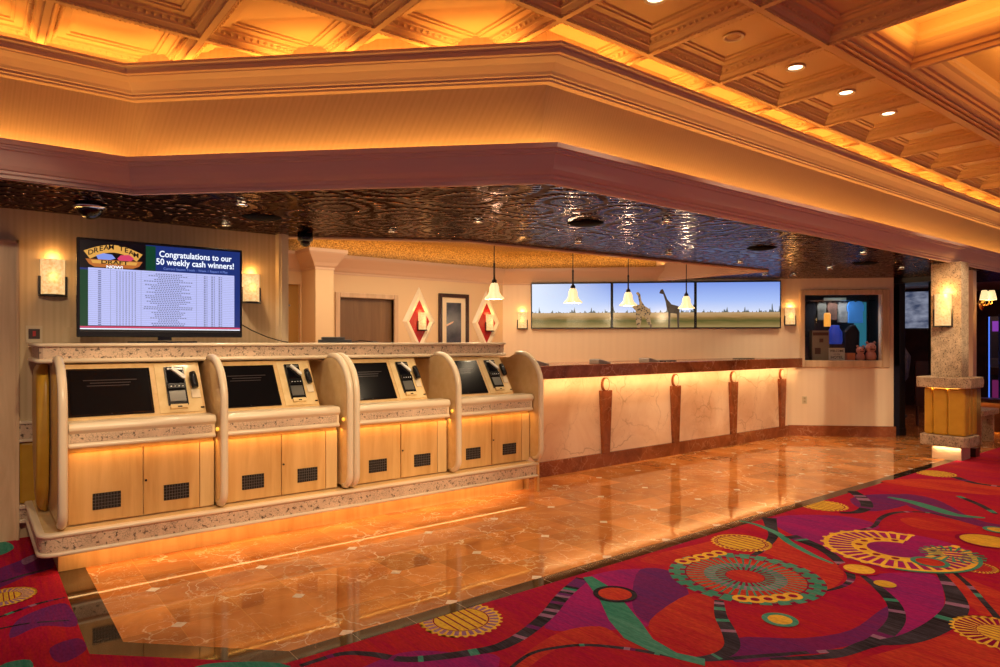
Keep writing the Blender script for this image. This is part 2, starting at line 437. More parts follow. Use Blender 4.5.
# projecting pilaster in the back room
b = MB(); b.box(3.52, 3.77, 8.32, 8.79, 0, 2.68)
struct(b.build('wall_pilaster', M['paint']))
b = MB(); pp = [(3.52, 8.79), (3.52, 8.32), (3.77, 8.32), (3.77, 8.79)]
pr_ = [(0, 2.44), (.01, 2.44), (.012, 2.47), (.03, 2.49), (.05, 2.53), (.10, 2.60), (.13, 2.64), (.14, 2.66), (.14, 2.70), (.12, 2.70), (.11, 2.66), (0, 2.66)]
b.sweep(pr_, pp)
struct(b.build('trim_4', M['crown']))
b = MB(); b.sweep(pr_, [(2.0, 8.79), (3.52, 8.79)]); b.sweep(pr_, [(3.77, 8.79), (7.0, 8.79), (8.95, 6.84)])
struct(b.build('trim_5', M['crown']))
b = MB(); b.sweep([(.004, 2.66), (.004, 2.78), (.03, 2.86), (.09, 2.93), (.2, 2.97)], [(2.0, 8.79), (7.0, 8.79), (8.95, 6.84)], smooth=True)
struct(b.build('trim_6', M['gilt']), 'gold textured cove above the back wall crown')
b = MB(); b.box(2.0, 9.3, 4.9, 9.0, 2.97, 3.05)
struct(b.build('ceiling_back', M['gilt']))
# diagonal television wall
W0 = (7.0, 8.79, 0); RZ = R(-45)
b = MB()
b.box(0, 4.75, 0, .12, 0, HL); b.box(0, 2.75, 0, .12, HL, 3.0)
b.box(4.75, 6.166, 0, .12, 2.24, HL); b.box(4.75, 6.166, 0, .12, 0, 1.20)
b.box(4.75, 4.83, 0, .12, 1.20, 2.24); b.box(5.99, 6.166, 0, .12, 1.20, 2.24)
struct(b.build('wall_right', M['whitewall'], loc=W0, rot=(0, 0, RZ)))
b = MB(); b.box(4.58, 6.18, -.025, 0, 0, .168); b.box(6.166, 6.19, -.025, .14, 0, .168)
struct(b.build('baseboard_right', M['redmarble'], loc=W0, rot=(0, 0, RZ)))
b = MB(); b.box(4.68, 6.166, -.03, 0, 2.455, HL)
# ---- copper ceiling with the back-room opening left out
b = MB(); zc = HL
b.face([(-3.2, 5.1, zc), (.87, 5.1, zc), (2.87, 3.12, zc), (13.4, 3.12, zc), (13.4, 9.4, zc), (8.8, 9.4, zc), (8.8, 5.05, zc), (3.85, 5.40, zc), (2.30, 6.28, zc), (-3.2, 6.28, zc)])
bmesh.ops.triangulate(b.bm, faces=b.bm.faces)
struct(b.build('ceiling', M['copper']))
# opening edge: thin cream lip and painted upstand
EDGE = [(2.30, 6.28), (3.85, 5.40), (8.8, 5.05), (8.8, 6.99)]
b = MB(); b.sweep([(0, 2.50), (.0, 2.485), (-.02, 2.475), (-.03, 2.485), (-.03, 2.51), (-.04, 2.52), (-.04, 2.98)], EDGE)
struct(b.build('trim_7', M['crown']))
# ---- soffit mouldings
b = MB()
b.sweep([(-.03, 2.50), (0, 2.495), (.012, 2.50), (.012, 2.522), (.028, 2.53), (.028, 2.545), (.045, 2.552), (.062, 2.575), (.078, 2.61), (.092, 2.655), (.104, 2.668),
         (.118, 2.674), (.118, 2.684), (.135, 2.688), (.135, 2.718), (.118, 2.718), (.11, 2.66), (-.22, 2.65)], SOF)
struct(b.build('trim_8', M['fascia']), 'broad plaster fascia moulding of the soffit')
b = MB(); b.sweep([(-.20, 2.66), (-.045, 3.16)], SOF)
struct(b.build('wall_soffit', M['panel']))
b = MB()
b.sweep([(-.05, 3.14), (.0, 3.14), (.004, 3.152), (.018, 3.156), (.018, 3.168), (.03, 3.174), (.042, 3.19), (.062, 3.205), (.09, 3.224), (.12, 3.236), (.14, 3.244),
         (.146, 3.254), (.158, 3.257), (.158, 3.268), (.175, 3.274), (.185, 3.284), (.20, 3.290), (.20, 3.308), (.18, 3.308), (.17, 3.25), (-.06, 3.245)], SOF)
struct(b.build('trim_9', M['crown']), 'crown moulding above the soffit wall')
b = MB(); b.sweep([(-.05, 3.25), (-.05, 3.60)], SOF)
struct(b.build('wall_frieze', M['panel']))

# ---- coffered ceiling
G = .79; A0, B0 = 2.717, 2.863; ZB = 3.38
PR = [(.018, 0), (.018, .014), (.030, .018), (.044, .034), (.052, .036), (.056, .05), (.078, .066), (.086, .068), (.09, .082), (.10, .084), (.135, .084), (.138, .094), (.155, .096), (.158, .108), (.175, .110)]
def cell(b, x0, x1, y0, y1, prof=PR, z=ZB):
    def ring(o, zz): return [b.bm.verts.new(p) for p in ((x0 + o, y0 + o, zz), (x1 - o, y0 + o, zz), (x1 - o, y1 - o, zz), (x0 + o, y1 - o, zz))]
    rows = [ring(0, z)] + [ring(o, z + h) for o, h in prof]
    for r0, r1 in zip(rows, rows[1:]):
        for k in range(4): b.bm.faces.new((r0[k], r0[(k + 1) % 4], r1[(k + 1) % 4], r1[k]))
    b.bm.faces.new(rows[-1])
def beads(b, x0, x1, y0, y1, o, z, pitch, r):
    def one(x, y):
        vs = [b.bm.verts.new((x + dx * r, y + dy * r, z + dz * r)) for dx, dy, dz in ((1, 0, 0), (0, 1, 0), (-1, 0, 0), (0, -1, 0), (0, 0, -1))]
        for k in range(4): b.bm.faces.new((vs[k], vs[(k + 1) % 4], vs[4]))
    n = int((x1 - x0 - 2 * o) / pitch)
    for k in range(n + 1):
        t = o + (x1 - x0 - 2 * o) * k / n
        one(x0 + t, y0 + o); one(x0 + t, y1 - o)
        t = o + (y1 - y0 - 2 * o) * k / n
        one(x0 + o, y0 + t); one(x1 - o, y0 + t)
b = MB()
for i in range(-7, 11):
    for j in range(-6, 4):
        x0, y0 = A0 + G * i, B0 + G * j
        if x0 > 2.8 and j >= 1: continue
        if x0 + y0 > 6.3 and j >= 0 and x0 > .5 and j > 0: continue
        if i >= 2 and j <= -2: continue
        cell(b, x0, x0 + G, y0, y0 + G)
        if y0 > .3 and x0 > -.6:
            beads(b, x0, x0 + G, y0, y0 + G, .066, ZB + .056, .042, .016)
            beads(b, x0, x0 + G, y0, y0 + G, .022, ZB + .004, .026, .009)
# deep trays beyond the small coffers
X1, Y1 = A0 + 2 * G, B0 - G
TP = [(.0, .0), (.02, .0), (.02, .03), (.035, .035), (.035, .06), (.05, .07), (.07, .13), (.09, .15), (.09, .18), (.10, .20), (.10, .26)]
b.bm.faces.new([b.bm.verts.new(p) for p in ((X1, Y1, ZB), (10.7, Y1, ZB), (10.7, 1.90, ZB), (X1, 1.90, ZB))])
cell(b, X1, 5.12, -2, 1.90, TP)
cell(b, 5.12, 10.7, -2, 1.90, TP)
for q in range(3):
    b.box(X1, 10.7, 1.93 + q * .045, 1.945 + q * .045, ZB - .012, ZB)
struct(b.build('ceiling_coffered', M['coffer'], recalc=False))
b = MB(); b.face([(-6, -4, 3.7), (22, -4, 3.7), (22, 14, 3.7), (-6, 14, 3.7)])
struct(b.build('ceiling_slab', mat('slab', (.1, .07, .05), .9)))
b = MB(); b.box(13.4, 20, -3, 9.5, 2.62, 2.7)
struct(b.build('ceiling_far', mat('far_ceiling_paint', (.30, .17, .11), .6)))

# ================================================================ CARPET
CM = {}
def carpet_mat(name, a, c2, amt=.5):
    m = mat(name, a, .95, spec=.1); g = N(m)
    v = g.scale(g.co, (26, 1.6, 1), (0, 0, R(-8)))
    n1 = g.noise(v, 1.4, 6, .8)
    n2 = g.noise(g.scale(g.co, (3.2, .7, 1)), 1.2, 3)
    f = g.math('MULTIPLY_ADD', n1, .75, g.math('MULTIPLY', n2, .55))
    tuft = g.noise(g.scale(g.co, (90, 30, 1)), 1, 2)
    k = g.math('MULTIPLY_ADD', tuft, .9, .55); kk = g.n('CombineXYZ', i_0=k, i_1=k, i_2=k).outputs[0]
    g.col(g.mix(1, g.ramp(f, [(.54, a), (.78, c2)]), kk, 'MULTIPLY'))
    g.bump(g.noise(g.co, 420, 2), .25, .003)
    return m
CL = ['red', 'orange', 'magenta', 'purple', 'black', 'teal', 'yellow', 'lilac', 'crimson', 'gold']
CC = [((.34, .002, .050), (.46, .020, .022)), ((.56, .065, .025), (.40, .012, .028)), ((.38, .014, .15), (.20, .018, .16)), ((.12, .022, .15), (.20, .016, .11)),
      ((.012, .010, .014), (.07, .06, .085)), ((.03, .22, .15), (.10, .32, .24)), ((.90, .58, .06), (.70, .40, .05)), ((.26, .12, .24), (.36, .2, .3)),
      ((.20, .002, .04), (.28, .006, .05)), ((.78, .50, .05), (.6, .36, .04))]
CMATS = [carpet_mat('carpet_' + n, *c) for n, c in zip(CL, CC)]
IX = {n: i for i, n in enumerate(CL)}
cb = MB(); ZL = [.009]
def lay(pts, col):
    ZL[0] += .00003
    lo = [p for p in pts]
    f = cb.bm.faces.new([cb.bm.verts.new((x, y, ZL[0])) for x, y in lo]); f.material_index = IX[col]
    if f.calc_area() and len(pts) > 4: bmesh.ops.triangulate(cb.bm, faces=[f])
base = [(-6, -4), (22, -4), (22, 3.055), (1.146, 3.055), (.447, 3.727), (.447, 5.2), (.447, 6.25), (-6, 6.25)]
cb.prism(base, .001, .009, 0)
def inside(x, y):
    if x < .447: return y < 6.2
    return y < 3.05 and x + y < 4.18 or (x > 1.146 and y < 3.05)
def smooth(pts, n=6, closed=True):
    P = [Vector(p) for p in pts]; k = len(P); out = []
    for i in range(k if closed else k - 1):
        p0, p1, p2, p3 = P[(i - 1) % k] if closed or i else P[0], P[i], P[(i + 1) % k], P[(i + 2) % k] if closed or i < k - 2 else P[-1]
        for j in range(n):
            t = j / n
            out.append(tuple(.5 * ((2 * p1) + (p2 - p0) * t + (2 * p0 - 5 * p1 + 4 * p2 - p3) * t * t + (3 * p1 - p0 - 3 * p2 + p3) * t ** 3)))
    if not closed: out.append(tuple(P[-1]))
    return out
def region(px, col): lay(smooth([gnd(*p) for p in px], 4), col)
def ribbon(px, w, col, stripes=True):
    """curving band, px points in the photo, w = (start, mid, end) widths in metres"""
    P = [Vector(p) for p in smooth([gnd(*p) for p in px], 6, False)]; n = len(P)
    def wd(t): return w[0] * (1 - t) * (1 - 2 * t) + 4 * w[1] * t * (1 - t) + w[2] * t * (2 * t - 1)
    L, Rr = [], []
    for i, p in enumerate(P):
        d = (P[min(i + 1, n - 1)] - P[max(i - 1, 0)]).normalized(); q = Vector((d.y, -d.x)) * max(.004, wd(i / (n - 1))) / 2
        L.append(p + q); Rr.append(p - q)
    ZL[0] += .00003; z = ZL[0]
    vl = [cb.bm.verts.new((*p, z)) for p in L]; vr = [cb.bm.verts.new((*p, z)) for p in Rr]
    for i in range(n - 1):
        f = cb.bm.faces.new((vl[i], vl[i + 1], vr[i + 1], vr[i])); f.material_index = IX[col]
        if stripes and col != 'teal' and random.random() < .16: f.material_index = IX[random.choice(['lilac', 'teal', 'purple'])]
def disc(c, r, col, n=36, squash=1): lay([(c[0] + r * math.cos(2 * math.pi * k / n), c[1] + r * math.sin(2 * math.pi * k / n)) for k in range(n)], col)
def quads(ql, col):
    ZL[0] += .00003
    for q in ql:
        f = cb.bm.faces.new([cb.bm.verts.new((x, y, ZL[0])) for x, y in q]); f.material_index = IX[col]
def pol(c, r, t): return (c[0] + r * math.cos(t), c[1] + r * math.sin(t))
def sunflower(px, py, rout, rin, rim='yellow', spoke='lilac', core='gold', n=30, clipcheck=True, bars=True):
    c = gnd(px, py)
    gear = []
    for k in range(n * 4):
        t = 2 * math.pi * k / (n * 4); gear.append(pol(c, rout * (1 if k % 4 in (0, 1) else .93), t))
    if clipcheck: gear = [(x, min(y, 3.052)) if x > 1.2 else (x, y) for x, y in gear]
    lay(gear, rim)
    cl = lambda p: (p[0], min(p[1], 3.052)) if (clipcheck and p[0] > 1.2) else p
    quads([[cl(pol(c, rin * 1.06, t - .07)), cl(pol(c, rout * .9, t - .06)), cl(pol(c, rout * .9, t + .06)), cl(pol(c, rin * 1.06, t + .07))] for t in [2 * math.pi * k / n for k in range(n)]], 'crimson' if spoke == 'red' else spoke)
    lay([cl(pol(c, rin * 1.05, 2 * math.pi * k / 36)) for k in range(36)], 'crimson')
    lay([cl(pol(c, rin, 2 * math.pi * k / 36)) for k in range(36)], core)
    if bars:
        q = []
        for u in (-.62, -.3, 0.02, .33, .62):
            hh = rin * math.sqrt(1 - u * u) * .96; x = c[0] + u * rin; ww = .035 * rin if u else .08 * rin
            q.append([cl((x - ww, c[1] - hh)), cl((x + ww, c[1] - hh)), cl((x + ww, c[1] + hh)), cl((x - ww, c[1] + hh))])
        quads(q, 'crimson')
def rings(px, py, ring, col, hole=.5, n=5, ang0=0, spread=1.0):
    c = gnd(px, py)
# colour fields
region([(576, 583), (620, 571), (672, 573), (688, 592), (686, 609), (668, 623), (640, 629), (600, 632), (545, 630), (560, 605)], 'magenta')
region([(640, 571), (672, 573), (688, 592), (685, 610), (664, 625), (640, 620), (632, 600)], 'purple')
region([(560, 634), (600, 628), (622, 640), (655, 657), (600, 646), (556, 651), (500, 690), (520, 660)], 'orange')
region([(650, 622), (688, 596), (712, 600), (722, 620), (728, 638), (715, 655), (690, 655), (660, 642)], 'orange')
region([(640, 560), (700, 545), (730, 538), (715, 556), (672, 566)], 'orange')
region([(776, 538), (789, 545), (812, 557), (836, 565), (844, 576), (836, 587), (822, 590), (800, 570), (770, 556), (752, 550)], 'orange')
region([(735, 640), (800, 640), (850, 632), (880, 612), (893, 607), (893, 625), (862, 644), (800, 656), (735, 664)], 'purple')
region([(866, 578), (900, 574), (935, 577), (944, 597), (940, 615), (915, 632), (888, 641), (896, 622), (897, 605), (883, 590)], 'magenta')
region([(770, 520), (800, 516), (850, 518), (880, 528), (850, 536), (820, 545), (790, 535)], 'magenta')
region([(950, 575), (980, 585), (1010, 600), (1020, 625), (985, 618), (960, 596)], 'orange')
region([(900, 650), (960, 635), (1000, 655), (1010, 700), (880, 700), (850, 668)], 'orange')
region([(760, 667), (800, 658), (860, 655), (850, 662), (830, 690), (760, 690)], 'orange')
region([(900, 520), (930, 519), (980, 525), (960, 532), (920, 530)], 'orange')
region([(900, 495), (935, 500), (975, 520), (1010, 528), (1010, 535), (960, 522), (910, 508)], 'purple')
region([(850, 500), (880, 495), (920, 498), (900, 508), (868, 512)], 'purple')
region([(880, 482), (930, 480), (1000, 486), (1000, 496), (930, 490)], 'orange')
region([(400, 655), (460, 655), (500, 660), (470, 700), (400, 700), (330, 690)], 'magenta')
region([(190, 672), (230, 664), (290, 668), (280, 700), (200, 700)], 'teal')
region([(-10, 575), (20, 562), (44, 552), (54, 568), (26, 578), (-10, 592)], 'purple')
region([(60, 605), (72, 612), (76, 628), (40, 628), (10, 640), (20, 620)], 'purple')
region([(50, 650), (78, 640), (86, 652), (60, 665)], 'purple')
region([(-10, 545), (6, 543), (14, 549), (2, 556), (-10, 556)], 'teal')
region([(22, 561), (34, 556), (44, 555), (34, 562), (24, 566)], 'lilac')
region([(0, 668), (30, 662), (30, 680), (0, 690)], 'teal')
# ribbons
ribbon([(583, 580), (571, 590), (560, 601), (548, 616), (528, 633), (508, 645), (486, 652), (430, 660), (400, 661), (370, 656), (340, 656), (300, 668)], (.09, .07, .03), 'black')
ribbon([(505, 675), (530, 656), (560, 649), (590, 647), (630, 651), (660, 656), (700, 662), (760, 658), (800, 655), (850, 652)], (.02, .03, .03), 'black')
ribbon([(719, 602), (721, 618), (729, 634), (732, 648), (721, 657), (699, 661), (672, 659)], (.05, .075, .02), 'black')
ribbon([(769, 519), (771, 527), (773, 538), (761, 552), (746, 560)], (.12, .07, .03), 'black')
ribbon([(740, 522), (757, 526), (778, 535), (790, 544), (812, 556), (833, 565)], (.02, .06, .02), 'teal')
ribbon([(790, 537), (806, 543), (824, 551), (839, 563), (851, 577), (846, 586), (828, 592), (800, 596)], (.13, .06, .01), 'black')
ribbon([(861, 576), (878, 589), (894, 606), (896, 623), (879, 641), (862, 648), (830, 658), (770, 661)], (.03, .085, .02), 'black')
ribbon([(938, 572), (951, 590), (957, 608), (943, 625), (912, 640), (878, 645)], (.03, .12, .05), 'black')
ribbon([(944, 566), (966, 584), (986, 606), (999, 622), (1010, 640)], (.03, .035, .03), 'black')
ribbon([(852, 492), (862, 499), (867, 507), (858, 513), (840, 514)], (.1, .1, .04), 'black')
ribbon([(854, 532), (873, 528), (880, 520), (890, 515), (905, 513), (930, 514), (960, 521)], (.02, .045, .02), 'black')
ribbon([(888, 498), (912, 503), (935, 510), (956, 516), (985, 519)], (.04, .13, .03), 'teal')
ribbon([(958, 497), (980, 506), (996, 515)], (.05, .06, .04), 'black')
ribbon([(0, 584), (26, 576), (54, 569)], (.02, .03, .01), 'black', False)
ribbon([(-6, 621), (36, 606), (66, 599)], (.02, .03, .01), 'black')
ribbon([(-6, 632), (30, 625), (74, 622)], (.02, .018, .01), 'black')
ribbon([(955, 478), (975, 484), (1005, 488)], (.1, .08, .06), 'black')
tl = [(583, 579), (600, 602), (609, 622), (624, 640), (650, 653), (677, 661), (705, 668)]; tr = [(705, 661), (677, 655), (653, 641), (641, 624), (626, 606), (612, 590), (592, 578)]
lay([gnd(*p) for p in tl + tr], 'teal')
# medallions
sunflower(461, 621, .225, .145)
sunflower(741, 544, .215, .165, spoke='crimson')
sunflower(823, 506.5, .21, .17, spoke='crimson')
sunflower(936, 474.5, .2, .16, spoke='crimson')
sunflower(3, 599, .165, .085, core='gold')
sunflower(1003, 636, .23, .11, spoke='crimson')
sunflower(975, 568.5, .13, .09, core='orange', spoke='crimson')
c = gnd(745, 578)
def gear(c, r0, r1, col, n, duty=.5):
    quads([[pol(c, r0, t), pol(c, r1, t), pol(c, r1, t + 6.283 / n * duty), pol(c, r0, t + 6.283 / n * duty)] for t in [6.283 * k / n for k in range(n)]], col)
disc(c, .47, 'crimson')
gear(c, .37, .47, 'teal', 26, .62); gear(c, .40, .44, 'teal', 52, .9)
disc(c, .36, 'orange', 40); gear(c, .24, .36, 'teal', 44, .3); disc(c, .25, 'teal', 40); gear(c, .17, .25, 'lilac', 36, .4); disc(c, .18, 'crimson'); gear(c, .12, .18, 'teal', 28, .5); disc(c, .115, 'orange')
# chains of small yellow rings beside the teal medallion
for pts in ([(683, 563), (692, 561), (701, 558.5), (710, 556.5), (719, 554.5)], [(742, 600.5), (755, 601.5), (768, 601), (781, 599.5), (793, 598)]):
    for p in pts:
        q = gnd(*p); disc(q, .055, 'yellow', 18)
    for p in pts:
        q = gnd(*p); disc(q, .026, 'crimson', 14)
# large half-open yellow medallion with a magenta heart
c = gnd(897, 551)
disc(c, .50, 'magenta')
def arcring(r0, r1, col, t0, t1, n=60):
    quads([[pol(c, r0, a), pol(c, r1, a), pol(c, r1, a2), pol(c, r0, a2)] for a, a2 in [(t0 + (t1 - t0) * k / n, t0 + (t1 - t0) * (k + 1) / n) for k in range(n)]], col)
T0, T1 = R(10), R(330)
arcring(.44, .475, 'yellow', T0, T1); arcring(.19, .29, 'yellow', T0, T1)
quads([[pol(c, .28, t - .035), pol(c, .46, t - .03), pol(c, .46, t + .03), pol(c, .28, t + .035)] for t in [T0 + (T1 - T0) * k / 32 for k in range(33)]], 'yellow')
for k in range(22):
    t = T0 + (T1 - T0) * k / 21
    disc(pol(c, .47, t), .028, 'yellow', 10)
for k in range(11):
    t = T0 + (T1 - T0) * (k + .5) / 11
    disc(pol(c, .24, t), .026, 'crimson', 10)
disc(c, .186, 'magenta'); arcring(.475, .5, 'teal', R(200), R(300))
# plain discs
for px, py, r, col, rim in ((859, 571, .092, 'yellow', 'red'), (885, 586, .062, 'gold', None), (987, 542.5, .17, 'gold', 'crimson'), (780, 622, .062, 'yellow', 'teal'), (615, 596, .098, 'orange', 'black'), (998, 531.5, .07, 'gold', 'teal'), (930, 564, .085, 'orange', 'teal')):
    q = gnd(px, py)
    if rim: disc(q, r + .03, rim)
    disc(q, r, col)
q = gnd(952, 556); gear(q, .06, .2, 'teal', 20, .4)
# more of the same pattern where only a side-step would show it
rnd = random.Random(3)
for gx in range(-3, 13):
    for gy in range(-3, 3):
        x = gx * 1.15 + rnd.uniform(-.25, .25) + .5; y = gy * 1.0 + rnd.uniform(-.25, .25)
        r = rnd.uniform(.16, .42); col = rnd.choice(['magenta', 'purple', 'orange', 'crimson']); kind = rnd.random(); a0 = rnd.uniform(0, 6.28)
        if y > .24 * x - .75 and .62 * x + .785 * y > 2.3: continue
        lay(smooth([(x + 2.1 * r * (1 + .5 * math.sin(a0 + 2 * t)) * math.cos(t), y + 1.6 * r * math.sin(t)) for t in [6.283 * k / 7 for k in range(7)]], 4), col)
        P = smooth([(x + t * .7 * math.cos(a0) - .35 * math.sin(a0) * math.sin(t * 2.2), y + t * .7 * math.sin(a0) + .35 * math.cos(a0) * math.sin(t * 2.2)) for t in (-1, -.5, 0, .5, 1)], 6, False)
        quads([[(P[k][0], P[k][1]), (P[k + 1][0], P[k + 1][1]), (P[k + 1][0] + .07, P[k + 1][1] + .05), (P[k][0] + .07, P[k][1] + .05)] for k in range(len(P) - 1)], 'black')
        if kind < .6:
            disc((x, y), r, 'yellow'); gear((x, y), r * .62, r * .92, 'crimson', 30, .5); disc((x, y), r * .6, 'gold'); disc((x, y), r * .25, 'magenta')
        elif kind < .8:
            disc((x, y), r, 'teal'); disc((x, y), r * .8, 'orange'); gear((x, y), r * .4, r * .8, 'teal', 30, .35); disc((x, y), r * .3, 'crimson')
o = cb.build('floor_carpet', CMATS, recalc=False)
struct(o, 'patterned casino carpet of red, orange and purple swirls with yellow sunflowers')

# ================================================================ KIOSK BANK
LED, FR = 5.0, 5.12
# continuous ledge
b = MB()
pth = [(.335, 6.16), (.335, 5.08)] + arc(.415, 5.08, .08, .08, 180, 270, 5)[1:] + [(4.41, 5.0), (4.41, 5.7)]
b.sweep([(-.02, .175), (0, .175), (0, .285), (-.02, .285)], pth, 0)
def bull(z, r, n=6, o=0): return [(-.03, z - r)] + [(o + r * math.cos(R(-90 + 180 * k / n)), z + r * math.sin(R(-90 + 180 * k / n))) for k in range(n + 1)] + [(-.03, z + r)]
b.sweep(bull(.168, .014), pth, 1, True); b.sweep(bull(.286, .015), pth, 1, True)
b.prism([(.345, 6.16), (.345, 5.08), (.42, 5.01), (4.40, 5.01), (4.40, 6.16)], .160, .3005, 2)
lg = tag(b.build('kiosk_ledge', [M['stone'], M['trimcream'], M['laminate']]), 'long crackle stone ledge with cream bullnose edges running under the four kiosks', 'ledge')
b = MB()
b.box(.45, 4.40, 5.2, 6.15, 0, .153)
tag(b.build('kiosk_plinth', M['wood']), 'recessed maple toe kick plinth under the kiosk ledge, glowing amber', 'plinth')
b = MB(); b.box(4.432, 4.47, 5.18, 5.26, 0, .153); b.box(4.445, 4.475, 5.03, 5.07, 0, .30)
tag(b.build('support_post', M['wood']), 'narrow wooden support post at the right end of the kiosk ledge', 'post')
# continuous top shelf
b = MB()
pth = [(.365, 6.18), (.365, 5.47), (.385, 5.45), (4.35, 5.45), (4.37, 5.47), (4.37, 6.2)]
b.sweep([(-.01, 1.375), (0, 1.375), (0, 1.463), (-.01, 1.463)], pth, 0)
b.sweep(bull(1.3665, .015, o=.01), pth, 1, True); b.sweep(bull(1.475, .013, o=.01), pth, 1, True)
b.prism([(.375, 6.18), (.375, 5.47), (.395, 5.46), (4.34, 5.46), (4.36, 5.48), (4.36, 6.18)], 1.35, 1.486, 1)
tag(b.build('kiosk_shelf', [M['stone'], M['trimcream']]), 'long crackle stone top shelf over the kiosks, carrying the television', 'shelf')
# padded end
b = MB()
outl = [(5.62, 1.345), (5.56, 1.2), (5.52, .8), (5.56, .5), (5.68, .31), (5.76, .31), (5.95, .6), (6.05, 1.0), (6.05, 1.345)]
b = MB(); rows = []
for k, (xx, sc) in enumerate(((.426, 1.0), (.41, 1.0), (.385, .97), (.365, .90), (.355, .75))):
    rows.append([b.bm.verts.new((xx, 5.7 + (p[0] - 5.7) * sc, .82 + (p[1] - .82) * sc)) for p in outl])
for r0, r1 in zip(rows, rows[1:]):
    for k in range(len(outl)):
        f = b.bm.faces.new((r0[k], r0[(k + 1) % len(outl)], r1[(k + 1) % len(outl)], r1[k])); f.smooth = True
b.bm.faces.new(rows[-1]); b.bm.faces.new(rows[0])
tag(b.build('end_pad', M['gold']), 'gold upholstered pad covering the left end of the kiosk bank', 'upholstered panel')

def divider(x, label):
    P = [(5.74, .331), (5.09, .331)] + arc(5.08, .431, .10, .10, 270, 180, 6)[1:] + arc(5.30, 1.06, .32, .32, 180, 90, 9) + [(5.36, 1.375), (5.42, 1.35), (5.46, 1.335), (5.74, 1.335)]
    root = empty('kiosk_divider', (x, 5.3, .303))
    b = MB(); b.prism([(p[0] - 5.3, p[1] - .303) for p in P], -.022, .022, axis='x')
    b.build('panel', M['laminate'], root)
    b = MB(); b.tube([(0, p[0] - 5.3, p[1] - .303) for p in P[1:-3]], .027, 10)
    b.build('edge_moulding', M['trimcream'], root)
    tag(root, label, 'divider', None)
    return root
DV = []
for x, l in ((.455, 'leftmost rounded cream divider at the left end of the kiosk bank'), (1.425, 'rounded cream divider between the first and second kiosks from the left'),
             (2.398, 'left half of the doubled rounded cream divider in the middle of the kiosk bank'), (2.455, 'right half of the doubled rounded cream divider in the middle of the kiosk bank'),
             (3.458, 'rounded cream divider between the third and fourth kiosks from the left'), (4.452, 'rightmost rounded cream divider, next to the marble counter')):
    DV.append(divider(x, l))

